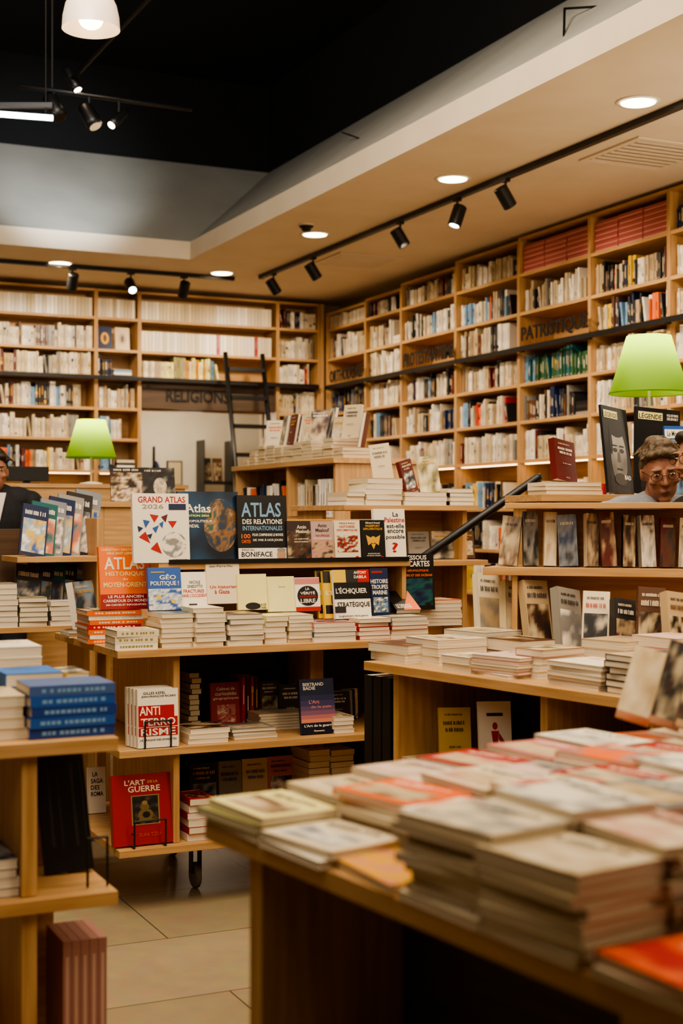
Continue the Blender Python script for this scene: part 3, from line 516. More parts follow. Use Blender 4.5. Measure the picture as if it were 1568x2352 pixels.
# ---------------- table 2
a=W(835,4.825);b=W(1440,3.825); ang=math.degrees(math.atan2(b[1]-a[1],b[0]-a[0])); M2=T(a[0],a[1])@RZ(ang)
r=thing('book_display_table','oak book display table right of the central one, crowded with stacks','display table',M2)
board(r,'table_top',0,0,ZT-.03,2.3,1.15,ZT); board(r,'shelf',-.08,.02,.565,2.3,1.13,.595); board(r,'shelf',0,.02,.2,2.3,1.13,.23)
for x in (.1,.82,1.25,2.1): board(r,'side_panel',x,.05,.231,x+.03,1.1,.564,WZ); board(r,'side_panel',x,.05,.596,x+.03,1.1,ZT-.031,WZ)
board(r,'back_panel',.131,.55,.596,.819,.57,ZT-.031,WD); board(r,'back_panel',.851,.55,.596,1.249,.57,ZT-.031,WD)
for x in (.2,2.1): caster(r,x,.2,.199); caster(r,x,.95,.199)
for k in range(3):
    book(M2@T(-.065+.052*k,.05,.596)@Matrix(((0,0,1,0),(1,0,0,0),(0,1,0,0),(0,0,0,1)))@T(.1,0,0),.2,.315,.045,'black',['left','middle','right'][k]+' of three tall black volumes between the two tables',group='tall black volumes between the tables')
def s2(px0,px1,pyt,v,d,n,cols,desc,**k): return stackpx(M2,px0,px1,pyt,ZT,v,d,n,cols,desc,rj=6,**k)
s2(848,935,1478,.06,.2,2,['ivory','cream'],'the thin stack at the right table\'s left corner',top='beige')
s2(925,1010,1466,.12,.2,3,['cream','ivory'],'the second thin stack on the right table',top='cream')
s2(1012,1075,1506,.04,.14,2,['cream','grey'],'the low stack behind the pink stack',top='white')
s2(1080,1180,1506,.05,.18,6,['white','pink','ivory'],'the pink edged stack on the right table',top='pale pink')
s2(1182,1245,1490,.12,.18,4,['white','cream'],'the pale stack left of the white glossy stack',top='pink')
s2(1252,1385,1522,.05,.18,5,['white','silver','white'],'the white glossy stack before the black stack',top='white')
s2(1390,1470,1505,.05,.18,6,['black','charcoal'],'the black stack on the right table',top='charcoal')
s2(1475,1560,1500,.12,.2,5,['white','red','ivory'],'the mixed stack right of the black stack',top='red')
s2(1020,1110,1448,.36,.18,3,['cream','white'],'the rear low stack left of propped books',top='cream')
s2(1110,1200,1468,.33,.14,2,['brown','cream'],'the rear stack before the first propped book',top='brown')
s2(1330,1430,1470,.34,.18,4,['ivory','cream'],'the rear cream stack before propped books',top='beige')
s2(1450,1560,1462,.4,.16,4,['pink','white'],'the rear pink stack before propped books',top='pale pink')
PB=[(1090,1146,1336,'cream',78,['ivory','beige','grey']),(1146,1200,1348,'ivory',88,['cream','ivory','beige']),(1204,1264,1340,'beige',80,['charcoal','brown','ivory']),(1270,1330,1350,'grey',90,['white','silver','grey']),(1334,1394,1352,'cream',45,['black','charcoal','grey','cream']),(1398,1450,1362,'charcoal',74,['black','beige','dark red']),(1456,1518,1330,'brown',50,['brown','black','beige','ivory']),(1522,1582,1334,'beige',80,['brown','dark red','ivory','black'])]
for k,(a,b,t0,c,rz,cl) in enumerate(PB):
    facepx(M2,a,b,t0,1510,.55+.008*k,ZT+.001,c,c+' book propped upright on the right table, '+ordw(k+1)+' from left',lean=16,rz=rz,t=.035,roll=[6,12,3,10,2,9,4,8][k],
      art=[('n',.06,.04,.94,.68,cl,2.0,k*5.1)]+words(R,.15,.8,.88,.04,'charcoal' if k not in (5,6) else 'cream')+words(R,.12,.9,.76,.07,['charcoal','charcoal','dark blue','charcoal','red','white','cream','brown'][k]))
for k,(a,b,t0,c) in enumerate([(1008,1082,1640,'yellow'),(1100,1176,1605,'white'),(1180,1222,1680,'brown'),(1226,1268,1688,'charcoal'),(1272,1316,1684,'brown'),(1320,1362,1692,'charcoal')]):
    facepx(M2,a,b,t0,1790,.2,.596,c,['yellow book inside the right table','white book with a red figure inside the right table','brown book beside the red figure cover','dark book third in the right table shelf','second brown book in the right table shelf','dark book by the divider in the right table'][k],lean=10,rz=60,
      art=[('r',.25,.82,.75,.86,'charcoal'),('e',.5,.7,.08,.045,'red'),('p',[(.38,.64),(.62,.64),(.56,.45),(.66,.12),(.34,.12),(.44,.45)],'red'),('p',[(.62,.62),(.8,.5),(.76,.46),(.6,.54)],'red')] if k==1 else None)
stackpx(M2,905,1006,1745,.596,.06,.16,3,['ivory','cream'],'the low stack on the right table inner shelf')
stackpx(M2,1225,1370,1760,.596,.04,.14,2,['ivory','charcoal'],'the flat pair before the dark inner shelf books',top='beige')
a=W(1108,5.0);b=W(1620,4.74); ang=math.degrees(math.atan2(b[1]-a[1],b[0]-a[0])); M3=T(a[0],a[1])@RZ(ang); L3=1.02
r=thing('display_riser','two tier oak riser standing on the right display table','riser',M3)
board(r,'shelf',0,0,1.25,L3,.27,1.278); board(r,'top_board',.08,0,1.483,L3,.27,1.503)
board(r,'back_panel',.1,.25,ZT,L3,.262,1.249); board(r,'back_panel',.1,.25,1.279,L3,.262,1.482); board(r,'side_panel',.1,.02,ZT,.12,.249,1.249,WZ); board(r,'side_panel',L3-.02,.02,ZT,L3,.249,1.249,WZ); board(r,'side_panel',L3-.02,.02,1.279,L3,.249,1.482,WZ)
RW_=[('beige',['beige','brown','ivory']),('charcoal',['black','grey','charcoal']),('ivory',['ivory','cream','beige']),('dark blue',['dark blue','silver','charcoal']),('cream',['cream','brown','beige']),('brown',['brown','dark red','beige']),('black',['black','brown','ivory']),('grey',['grey','white','charcoal']),('dark red',['dark red','brown','charcoal']),('ivory',['ivory','grey','cream'])]
px=1146; k=0
while px<1590:
    w=R.choice([40,46,54]); c,cl=RW_[k%10]; k+=1
    facepx(M3,px,px+w-12,1175+R.randint(0,12),1300,.10,1.279,c,c+' book, '+ordw(k)+' from left on the two tier riser',lean=7,rz=R.choice([8,20,30]),t=.03,roll=R.choice([0,2,5,-3]),group='books on the two tier riser',art=[('n',0,0,1,1,cl,2.0,R.random()*60)]+words(R,.15,.85,.8,.06,'cream' if sum(PAL[c])<330 else 'charcoal')); px+=w
M9=T(*W(1243,5.95))@RZ(-12)
r=thing('display_stand','tall oak display stand behind the two shoppers','display stand',M9); board(r,'top_board',0,0,1.52,1.5,.45,1.55); board(r,'side_panel',.03,.03,.02,.055,.42,1.519,WZ); board(r,'side_panel',1.42,.03,.02,1.445,.42,1.519,WZ); board(r,'back_panel',.056,.4,.02,1.419,.42,1.519)
for z in (.3,.8,1.25): board(r,'shelf',.056,.03,z,1.419,.399,z+.025)
Z9=1.551
zq=stackpx(M9,1250,1385,1107,Z9,.04,.2,3,['ivory','cream'],'the low stack under the leaning red book',top='cream')
facepx(M9,1262,1318,1012,1108,.2,zq+.001,'dark red','dark red book leaning on the stack by the magazines',lean=12,rz=30,t=.03,roll=8)
def leg(n): return [('r',.0,.0,1,.83,(14,14,16)),('n',.14,.0,.9,.3,['black','charcoal','black'],2,7),('n',.22,.1,.84,.76,[(96,92,88),(132,128,122),(156,150,142)],1.2,3,(14,18,True)),('e',.52,.74,.3,.09,(20,18,18)),('e',.26,.58,.06,.14,(20,18,18)),
 ('e',.4,.5,.09,.025,(52,48,46)),('e',.66,.5,.09,.025,(52,48,46)),('r',.31,.545,.49,.56,(16,14,14)),('r',.57,.545,.75,.56,(16,14,14)),('p',[(.5,.48),(.56,.48),(.6,.37),(.47,.37)],(84,78,74)),('r',.42,.275,.64,.295,(46,38,36)),('e',.53,.17,.24,.07,(62,58,56)),
 ('r',.06,.86,.6,.95,'pale yellow'),('t','LÉGENDE',.33,.905,.5,.07,'black')]+n
facepx(M9,1386,1458,930,1133,.1,Z9,(18,20,24),'black magazine with a grey portrait, left of two alike',lean=10,rz=30,t=.012,roll=5,art=leg([('t','BAD',.8,.2,.24,.05,'white')]),name='magazine',cat='magazine')
facepx(M9,1450,1562,925,1125,.17,Z9,(18,20,24),'black magazine with a grey portrait, right of two alike',lean=6,rz=5,t=.012,roll=4,art=leg([('t','VOLODYMYR',.82,.93,.26,.03,'white'),('t','ZELENSKY',.82,.89,.26,.03,'white')]),name='magazine',cat='magazine')
facepx(M9,1530,1610,962,1120,.06,Z9,'blue','blue magazine with a white title strip at the right edge',lean=8,t=.012,art=[('n',.0,.0,1,.8,['blue','pale blue','dark blue','silver'],3,97),('r',.0,.82,.9,.95,'white'),('t','Le Monde',.3,.885,.45,.08,'black')],name='magazine',cat='magazine')
facepx(M9,1600,1655,915,1100,.3,Z9,'yellow','yellow magazine at the right edge behind the blue one',lean=6,t=.012,name='magazine',cat='magazine')
u,D=onL(1490,M9,.34); p=P(1490,905,D); table_lamp(p,Z9,.178,.1,.262,'large green shaded lamp at the right above the magazines')
r=thing('handrail','black angled handrail rising between the display tables','handrail',I)
q=[P(965,1285,6.6),P(1236,1096,6.6)]; MB().path([q[0],q[1]],.02,10).build('rail',METAL,r,smooth=True); MB().path([q[1],(q[1].x,q[1].y,.02)],.016,10).build('post',METAL,r,smooth=True); MB().path([q[0],(q[0].x,q[0].y,.02)],.016,10).build('post',METAL,r,smooth=True)
# ---------------- gondola 5
x0=onL(790,T(0,6.05))[0]; x1=onL(1098,T(0,6.05))[0]; xb=onL(928,T(0,6.05))[0]
r=thing('display_stand','oak display stand behind the question mark book, with pale stacks','display stand',I)
Z5=1.512
board(r,'top_board',x0,6.05,Z5-.025,x1,6.7,Z5); board(r,'side_panel',xb,6.1,.02,xb+.025,6.65,Z5-.026,WZ); board(r,'side_panel',x1-.06,6.1,.02,x1-.035,6.65,Z5-.026,WZ); board(r,'back_panel',xb+.026,6.3,.02,x1-.061,6.32,Z5-.026)
board(r,'shelf',xb-.02,5.99,1.22,x1+.02,6.099,1.245); board(r,'shelf',xb+.026,6.1,1.22,x1-.061,6.299,1.245); board(r,'side_panel',x0+.02,6.35,.02,x0+.045,6.65,Z5-.026,WZ)
for k,(a,b,t,c) in enumerate([(795,838,1130,'white'),(840,925,1098,'white'),(930,1028,1130,'cream'),(1032,1090,1122,'charcoal')]): stackpx(I,a,b,t,Z5,6.08,.2,[3,5,3,4][k],[c,'cream'],['the small white stack','the tallest pale stack','the wide cream stack','the charcoal edged stack'][k]+' behind the question mark book',top='ivory')
for k,(a,b,t,c,rz) in enumerate([(858,905,1012,'ivory',-25),(926,955,1060,'dark red',30),(965,1012,1048,'white',-20)]): facepx(I,a,b,t,[1100,1135,1132][k],6.2,Z5+[.112,.062,.062][k],c,[ 'ivory book propped on the tallest pale stack','slim dark red book propped on cream stack','white book propped on cream stack'][k],lean=10,rz=rz,t=.02,roll=[-8,-12,-6][k])
for k,(a,b) in enumerate([(935,985),(990,1040),(1045,1088)]): facepx(I,a,b,1222,1285,6.2,1.246,['grey','ivory','brown'][k],['grey','ivory','brown'][k]+' book facing out on the ledge behind the handrail',lean=8)
M4=T(*W(540,9.42))@RZ(-90); L4=(W(540,9.42)[1]-W(770,8.0)[1])
r=thing('display_shelf','tall oak display shelf before the doorway topped with propped books','display shelf',M4); Z4=1.79
board(r,'top_board',-.02,-.02,Z4-.03,L4+.02,.55,Z4); board(r,'side_panel',0,0,.02,.025,.53,Z4-.031,WZ); board(r,'side_panel',L4-.025,0,.02,L4,.53,Z4-.031,WZ); board(r,'back_panel',.026,.26,.02,L4-.026,.28,Z4-.031)
board(r,'divider',L4*.55,0,1.46,L4*.55+.025,.259,Z4-.031,WZ)
for z in (1.1,1.43): board(r,'shelf',.026,0,z,L4-.026,.259,z+.025)
row(M4@T(.03,.03,1.456),L4*.55-.05,'mix',STUFF,hr=(.17,.23))
row(M4@T(L4*.55+.03,.03,1.456),L4*.45-.07,'cream',STUFF,hr=(.17,.23))
for i in range(11):
    u=.06+i*(L4-.12)/10.; c=R.choice(['grey','cream','ivory','pink','white','dark red','pale blue']); n=R.choice([3,5,6]); 
    zt=stack(M4,u,.14,Z4,.13,.19,n,.02,[c,'white'],'',rot=R.uniform(-6,6),sink=1)
    c=R.choice(['grey','cream','ivory','pink','white','dark red','silver']); book(M4@T(u,.2,zt+.001)@RZ(R.uniform(-60,50))@RX(80),.13,.2,.018,c,c+' book propped on the '+ordw(i+1)+' stack, far display shelf',group='books propped on the far display shelf',art=genart(R,c))
# ---------------- left mid rack
M6=T(0,6.2)
xa=onL(42,M6)[0];xb=onL(228,M6)[0]
r=thing('display_rack','oak display rack at left with two rows of books facing out','display rack',M6)
board(r,'table_top',xa-.3,0,.95,xb+.03,.5,.975); board(r,'shelf',xa,.02,1.255,xb,.35,1.28); board(r,'side_panel',xb+.002,.05,.976,xb+.025,.45,1.45,WZ); board(r,'side_panel',xa-.2,.05,.02,xa-.175,.45,.949,WZ); board(r,'side_panel',xb-.03,.05,.02,xb-.005,.45,.949,WZ); board(r,'back_panel',xa,.4,.976,xb,.42,1.4,WD); board(r,'shelf',xa-.174,.05,.5,xb-.031,.45,.525)
for k in range(7):
    c=['dark blue','teal','silver','dark blue','grey','charcoal','silver'][k]; a=44+20*k; facepx(M6,a,a+54,1164-5*k,1282,.07+.027*k,1.281,c,c+' book, '+ordw(k+1)+' from left, upper row of the left rack',lean=16,rz=6,t=.012,roll=11,group='books in the upper row of the left rack',art=[('n',.06,.06,.94,.72,[['blue','yellow','pale blue','white'],['teal','silver','orange','cream'],['charcoal','silver','white','brown']][k%3],2.4,k*3.3)]+words(R,.1,.9,.8,.09,'white'))
for k in range(6):
    c=['charcoal','dark blue','teal','charcoal','silver','charcoal'][k]; a=30+27*k; facepx(M6,a,a+54,1290,1425,.15+.024*k,.976,c,c+' book, '+ordw(k+1)+' from left, lower row of the left rack',lean=14,rz=6,t=.012,roll=9,group='books in the lower row of the left rack',art=[('n',.06,.06,.94,.72,[['charcoal','dark blue','silver','white'],['teal','charcoal','beige','pale blue']][k%2],2.4,k*4.3)]+words(R,.1,.9,.8,.08,'cream'))
for k,(a,b,t,c) in enumerate([(-20,42,1340,'white'),(45,112,1372,'olive'),(116,175,1380,'white'),(178,226,1392,'pink')]): stackpx(M6,a,b,t,.975,.01,.12,[8,6,5,4][k],[c,'grey'],['the white stack at the left edge','the olive stack','the white stack','the pink stack'][k]+' on the left rack')
for k in range(5): 
    b=MB(); bookbox(b,I,.014,.27,.2,['black','charcoal','black','dark blue','black'][k],R); tag(b.build('magazine',PAINT,None,T(xb+.035+.017*k,6.25,.976)),'dark tall magazine, '+ordw(k+1)+' from left at the right end of the rack','magazine','dark magazines at the end of the left rack')
o=tag(MB().box(xb+.032,6.22,.93,xb+.14,6.5,.9755).build('side_ledge',WX,bevel=.001),'small oak ledge holding dark tall magazines','ledge'); MB().box(xb+.06,6.3,0,xb+.08,6.45,.93).build('leg',WZ,o)
# counter
r=thing('service_counter','oak service counter behind the dark suited man','counter',T(0,8.4)); xe=onL(425,T(0,8.4))[0]
board(r,'front_panel',.6,0,.02,xe,.03,1.63,WX); board(r,'counter_top',.55,-.01,1.631,xe+.02,.5,1.655); board(r,'side_panel',xe-.03,.031,.02,xe,.48,1.63,WZ)
x=onL(52,T(0,8.39))[0]; o=MB().text('ES',0,0,.075,.04,0,col('black')).build('counter_lettering',METAL,r,T(x,-.002,1.575)@RX(90))
x=onL(68,T(0,8.6))[0]; r=thing('monitor','black flat monitor lying low on the service counter','monitor',T(x,8.65,1.655)); MB().box(-.13,0,.02,.13,.02,.11).build('screen',METAL,r,bevel=.004); MB().box(-.02,.02,0,.02,.05,.08).box(-.07,-.02,0,.07,.08,.01).build('stand',METAL,r)
p=P(209,1052,8.75); table_lamp(p,1.656,.155,.088,.235,'small green shaded lamp on the service counter')
M7=T(0,7.5); xa=onL(222,M7)[0]; xb=onL(420,M7)[0]
r=thing('display_stand','low oak stand holding two picture magazines near the counter','display stand',M7); Z7=zz(1152,7.75)
board(r,'top_board',xa,0,Z7-.03,xb,.4,Z7); board(r,'side_panel',xa+.02,.02,.02,xa+.045,.38,Z7-.031,WZ); board(r,'side_panel',xb-.045,.02,.02,xb-.02,.38,Z7-.031,WZ); board(r,'front_panel',xa+.046,.02,.9,xb-.046,.04,Z7-.031)
facepx(M7,257,326,1074,1152,.1,Z7+.001,'brown','dark magazine with figures in warm light on low stand',lean=8,t=.01,art=[('n',0,0,1,.85,['black','black','brown','beige','cream','dark red'],4,111,(14,16)),('r',.0,.86,1,1,'black')]+words(R,.1,.9,.9,.06,'cream'),name='magazine',cat='magazine')
facepx(M7,328,400,1074,1152,.1,Z7+.001,'charcoal','dark magazine with a pale face on low stand',lean=8,t=.01,art=[('n',0,0,1,1,['black','charcoal','black','grey'],3,113),('n',.35,.15,.75,.7,['beige','cream','grey','beige'],3,115,(12,14,True))]+words(R,.1,.6,.88,.05,'cream'),name='magazine',cat='magazine')
# ---------------- left foreground table
MF=T(*W(272,3.15))
r=thing('book_display_table','oak book display table at the lower left corner','display table',MF)
board(r,'table_top',-1.3,0,.935,0,.75,.965); board(r,'shelf',-1.3,0,.595,0,.75,.625); board(r,'shelf',-1.3,0,.2,0,.75,.23)
u1=onL(50,MF,.03)[0];u2=onL(86,MF,.03)[0]
for z0,z1 in ((.231,.594),(.626,.934)): board(r,'side_panel',u1,.03,z0,u2,.7,z1,WZ); board(r,'back_panel',u2+.001,.3,z0,-.07,.32,z1,WX)
for x in (-.1,-1.2): caster(r,x,.15,.199); caster(r,x,.6,.199)
stackpx(MF,66,268,1572,.966,.04,.15,5,[(28,62,132),'blue'],'the blue stack on the lower left table',top=(70,96,150),spine=True,topart=False,sp='pale blue')
stackpx(MF,-60,60,1600,.966,.06,.2,4,['cream','ivory'],'the cream stack left of the blue stack')
stackpx(MF,15,150,1545,.966,.24,.16,4,['blue','white'],'the bright blue stack behind the dark blue stack',top=(40,110,190)); stackpx(MF,150,205,1545,.966,.3,.14,3,['yellow','white'],'the small yellow stack behind the blue stack',top='yellow')
stackpx(MF,-20,100,1485,.966,.46,.2,6,['white','cream'],'the white stack at the back of the lower left table',top='white')
for k,(a,b,c) in enumerate([(92,146,'black'),(146,200,'black')]):
    facepx(MF,a+12,b+12,1745,2030,.22,.627,c,['left','right'][k]+' tall black volume leaning in the lower left table',lean=8,rz=-8,t=.03,roll=-5,art=[('r',.4,.2,.52,.85,'charcoal'),('r',.8,.2,.86,.85,'charcoal')])
u=onL(232,MF,.05)[0]; r=thing('book_stand','black wire stand at the right end of lower left shelf','stand',MF@T(u,.05,.626)); MB().path([(-.03,0,.003),(-.03,0,.11),(.015,0,.11),(.015,0,.003)],.003).build('wire_frame',METAL,r)
row(MF@T(u2+.01,.12,.231),.07,'dark',None,'the low dark row, lower left table','dark books low in the lower left table',hr=(.27,.28),tr=(.02,.024))
for k in range(5):
    b=MB(); b.box(0,0,0,.0195,.16,.26,lin((160,116,106))); b.box(.006,-.0006,.03,.013,0,.225,lin((190,156,140))); NB[0]+=1
    tag(b.build('book',PAINT,None,MF@T(u2+.08+.0205*k,.12,.231),bevel=.002),'pinkish spined book, '+ordw(k+1)+' of five low in the lower left table','book','pinkish spined books low in the lower left table')
stackpx(MF,-40,45,1975,.626,.05,.2,4,['grey','white'],'the grey stack inside the lower left table')
# ---------------- right foreground table
a=W(470,2.35); ang=-83.; M8=T(a[0],a[1])@RZ(ang); Z8=.95
r=thing('book_display_table','large blurred oak book table in the near right foreground','display table',M8)
board(r,'table_top',0,0,Z8-.03,2.0,1.15,Z8); board(r,'shelf',.1,.06,.5,1.95,1.1,.53); board(r,'shelf',.1,.06,.12,1.95,1.1,.15)
for x in (.1,.95,1.8): board(r,'side_panel',x,.03,.151,x+.04,1.08,.499,WZ); board(r,'side_panel',x,.03,.531,x+.04,1.08,Z8-.031,WZ)
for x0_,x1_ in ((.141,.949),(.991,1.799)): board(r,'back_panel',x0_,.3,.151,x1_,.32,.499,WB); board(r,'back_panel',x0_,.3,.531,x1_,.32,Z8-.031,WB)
for x in (.25,1.8): caster(r,x,.2,.119); caster(r,x,.9,.119)
FG=[(.095,[(.062,3,.014,['cream','olive'],'pale yellow'),(.205,4,.013,['cream','white'],'ivory'),(.35,5,.013,['cream','pink'],'pale pink'),(.495,6,.012,['white','ivory'],'red'),(.64,6,.013,['cream','red'],'pink'),(.785,7,.012,['white','cream'],'white'),(.93,6,.012,['cream','brown'],'orange'),(1.07,6,.012,['cream','white'],'cream')]),
(.28,[(.062,2,.013,['white','cream'],'cream'),(.205,6,.012,['cream','ivory'],'orange'),(.35,7,.012,['ivory','cream'],'cream'),(.495,7,.011,['cream','white'],'pale pink'),(.64,8,.012,['white','ivory'],'orange'),(.785,7,.012,['white','cream'],'red'),(.93,7,.012,['white','black'],'cream'),(1.07,7,.012,['white','red'],'orange')]),
(.465,[(.065,1,.014,['gold','white'],'gold'),(.21,6,.012,['white','cream'],'white'),(.355,8,.012,['cream','brown'],'cream'),(.50,8,.012,['cream','ivory'],'red'),(.645,8,.013,['white','cream'],'white'),(.79,7,.013,['cream','pink'],'pale pink'),(.935,7,.013,['white','cream'],'white')]),
(.65,[(.07,9,.013,['cream','ivory'],'cream'),(.212,10,.013,['cream','ivory'],'white'),(.355,10,.012,['cream','charcoal'],'silver'),(.5,9,.012,['white','cream'],'cream'),(.645,9,.012,['white','pink'],'beige'),(.79,8,.014,['white','cream'],'red')]),
(.835,[(.067,8,.013,['cream','ivory'],'cream'),(.21,9,.013,['cream','ivory'],'cream'),(.355,8,.013,['cream','white'],'pink'),(.5,7,.014,['cream','ivory'],'white')]),
(1.02,[(.065,2,.013,['cream','red'],'red'),(.21,4,.012,['cream','ivory'],'pale blue'),(.355,5,.014,['cream','ivory'],'cream')]),
(1.205,[(.065,2,.014,['cream','white'],'cream'),(.21,3,.014,['cream','ivory'],'cream')])]
rown=['farthest','second','third','fourth','fifth','sixth','nearest']
for ri,(u,L_) in enumerate(FG):
    for ci,(v,n,t,cs_,tp) in enumerate(L_):
        k=R.random(); ink='charcoal' if tp in('white','cream','pale pink','pale yellow','ivory','beige') else 'white'
        art=([('n',.0,.0,1,1,[tp,tp,R.choice(['beige','grey','pink','orange','silver']),tp],2.2,R.random()*40)] if k<.5 else [('n',.1,.12,.9,.6,R.choice([['brown','beige','ivory'],['silver','white','silver'],['pink','ivory','beige'],['grey','ivory','cream'],['red','pink','cream']]),2.2,R.random()*40)])+words(R,.15,.85,.78,.07,ink)+words(R,.2,.7,.68,.05,ink)
        stack(M8,u+R.uniform(-.014,.014),v+R.uniform(0,.006),Z8,.187*R.uniform(.94,1.02),.14*R.uniform(.93,1.0),n,t,cs_,f'the {ordw(ci+1)} stack, {rown[ri]} row, blurred table',rot=R.uniform(-4,4),top=tp,jit=.011,rj=5.5,art=art,keep=9 if v<.3 else 3)
for k,(px0,px1,t0,c) in enumerate([(1412,1488,1600,'cream'),(1486,1556,1575,'beige'),(1545,1640,1545,'brown')]):
    facepx(M8,px0,px1,t0,1745,.93,Z8+.095,c,c+' book propped up on the blurred foreground table',lean=30,rz=45,t=.045,roll=16,art=[('n',0,0,1,1,[['cream','ivory','beige'],['brown','charcoal','ivory'],['brown','charcoal','ivory','grey']][k],2.0,120+k)])
# ---------------- people
def remesh(mb,name,mat,parent,vox,it=4):
    o=mb.build(name,mat,None); m=o.modifiers.new('r','REMESH'); m.mode='VOXEL'; m.voxel_size=vox; s=o.modifiers.new('s','SMOOTH'); s.factor=.5; s.iterations=it
    bpy.context.view_layer.update(); me=bpy.data.meshes.new_from_object(o.evaluated_get(bpy.context.evaluated_depsgraph_get()))
    o.modifiers.clear(); old=o.data; o.data=me; me.name=name; bpy.data.meshes.remove(old); me.polygons.foreach_set('use_smooth',[True]*len(me.polygons))
    if not me.materials: me.materials.append(mat)
    o.parent=parent; return o
def person(M,hz,hm,top,legs,hair,glasses,label,long=False,collar=False,s=1.05,fwd=.04):
    r=thing('person',label,'person',M)
    b=MB(); t=lambda p,q,a,c,mb=b:mb.tube(tuple(s*i for i in p),tuple(s*i for i in q),a*s,c*s,n=14,caps=True)
    HM=T(0,-fwd,hz)@hm
    def body(mb,e,arms=True,legs_=True,tor=True):
        g=lambda p,q,a,c:t(p,q,a+e,c+e,mb)
        if tor:
            mb.ell((0,0,1.28*s),(.165+e)*s,(.105+e)*s,.2*s); mb.ell((0,0,1.08*s),(.14+e)*s,(.1+e)*s,.17*s); g((-.13,0,1.385),(.13,0,1.385),.055,.055)
        if legs_:
            mb.ell((0,.01,.93*s),(.16+e)*s,(.115+e)*s,.12*s)
            for q in(-1,1): g((q*.085,0,.9),(q*.09,-.01,.5),.082,.056); g((q*.09,-.01,.5),(q*.09,.02,.09),.056,.04)
        if arms:
            for q in(-1,1): g((q*.185,0,1.37),(q*.215,.01,1.1),.05,.042); g((q*.215,.01,1.1),(q*.2,-.14,.92),.04,.028)
    body(b,0); b.tube((0,.01,1.4*s),HM@Vector((0,.03,-.03)),.058,.05,n=14,caps=True)
    for q in (-1,1):
        b.ell((q*.09*s,-.05*s,.035*s),.042*s,.12*s,.035*s)
        hx=q*.2; b.ell((hx*s,-.17*s,.885*s),.022*s,.035*s,.045*s)
        for f in range(4): t((hx-.026+.017*f,-.185,.86),(hx-.028+.018*f,-.215,.80-.008*(f in(1,2))),.0085,.007)
        t((hx-q*.02,-.17,.89),(hx-q*.05,-.2,.86),.01,.008)
    E=lambda c,x,y,z,mb=b:mb.ell(c,x,y,z,M=HM)
    E((0,.01,.02),.072,.092,.098); E((0,-.022,-.045),.057,.066,.068); E((0,-.06,-.092),.026,.026,.02); E((0,-.05,-.01),.056,.04,.06)
    b.tube(HM@Vector((0,-.086,.022)),HM@Vector((0,-.108,-.02)),.007,.0105,caps=True)
    for q in (-1,1): E((q*.011,-.095,-.024),.007,.009,.0065); E((q*.032,-.082,.034),.024,.011,.006); E((q*.044,-.066,-.018),.018,.018,.016)
    E((0,-.088,-.053),.021,.008,.005); E((0,-.086,-.062),.018,.008,.0055)
    for q in(-1,1): E((q*.074,.01,-.002),.009,.02,.032)
    remesh(b,'body',SKIN,r,.0055,2)
    for q in(-1,1):
        MB().ell((q*.031,-.083,.014),.0105,.0085,.0038,col('ivory'),HM).ell((q*.031,-.0895,.0135),.0045,.0028,.0038,col('black'),HM).build('eye',PAINT,r,smooth=True)
        MB().ell((q*.033,-.0905,.032),.018,.0035,.0028,M=HM).build('eyebrow',hair,r,smooth=True)
    MB().ell((0,-.0945,-.0575),.019,.002,.0016,lin((84,44,38)),HM).build('mouth',PAINT,r,smooth=True)
    h=MB()
    E((0,.025,.055),.079,.09,.076,h); E((0,.055,.01),.076,.068,.085,h); 
    for (x_,y_,z_,a_) in [(.03,-.055,.09,.032),(-.005,-.062,.096,.032),(-.035,-.05,.088,.03),(.056,-.03,.072,.028),(-.058,-.022,.068,.026),(.01,-.02,.118,.04),(-.02,.02,.125,.036)]: E((x_,y_,z_),a_,a_*.8,a_*.62,h)
    for q in(-1,1): E((q*.068,.025,.02),.015,.034,.045,h)
    hr_=random.Random(3)
    for k in range(70):
        th=hr_.uniform(0,6.28); ph=hr_.uniform(.25,1.35); p_=Vector((.08*math.sin(ph)*math.cos(th),.02+.088*math.sin(ph)*math.sin(th),.06+.078*math.cos(ph)))
        if p_.y<-.04 and p_.z<.085: continue
        d_=Vector((p_.x*.3+hr_.uniform(-.02,.02),hr_.uniform(-.01,.03),-.022)); h.tube(HM@p_,HM@(p_+d_),.0075,.004,n=6,caps=True)
    remesh(h,'hair',hair,r,.0045,1)
    if glasses:
        g=MB()
        for q in(-1,1):
            pts=[HM@Vector((q*.033+.022*math.cos(a),-.102,.01+.016*math.sin(a))) for a in [6.2832*i/16 for i in range(17)]]; g.path(pts,.0013,6)
            g.path([HM@Vector((q*.055,-.1,.014)),HM@Vector((q*.078,.0,.012))],.0013,6)
        g.path([HM@Vector((-.011,-.105,.014)),HM@Vector((.011,-.105,.014))],.0013,6); g.build('glasses',METAL,r,smooth=True)
    j=MB(); body(j,.016,long,False); 
    if not long:
        for q in(-1,1): t((q*.185,0,1.37),(q*.205,.01,1.2),.066,.062,j)
    j.ell((0,0,.98*s),.165*s,.128*s,.12*s); remesh(j,'jacket' if long else 'shirt',top,r,.009,3)
    tr_=MB(); body(tr_,.012,False,True,False); remesh(tr_,'trousers',legs,r,.009,3)
    for q in(-1,1): MB().ell((q*.09*s,-.05*s,.036*s),.05*s,.135*s,.036*s).build('shoe',METAL,r,smooth=True)
    if collar:
        MB().tube((0,.01,1.425*s),(0,0,1.475*s),.066*s,.058*s).build('shirt_collar',WHITEP,r,smooth=True)
        MB().add([(-.05*s,-.118*s,1.42*s),(.05*s,-.118*s,1.42*s),(0,-.135*s,1.2*s)],[(0,1,2)]).build('shirt_front',WHITEP,r)
    return r
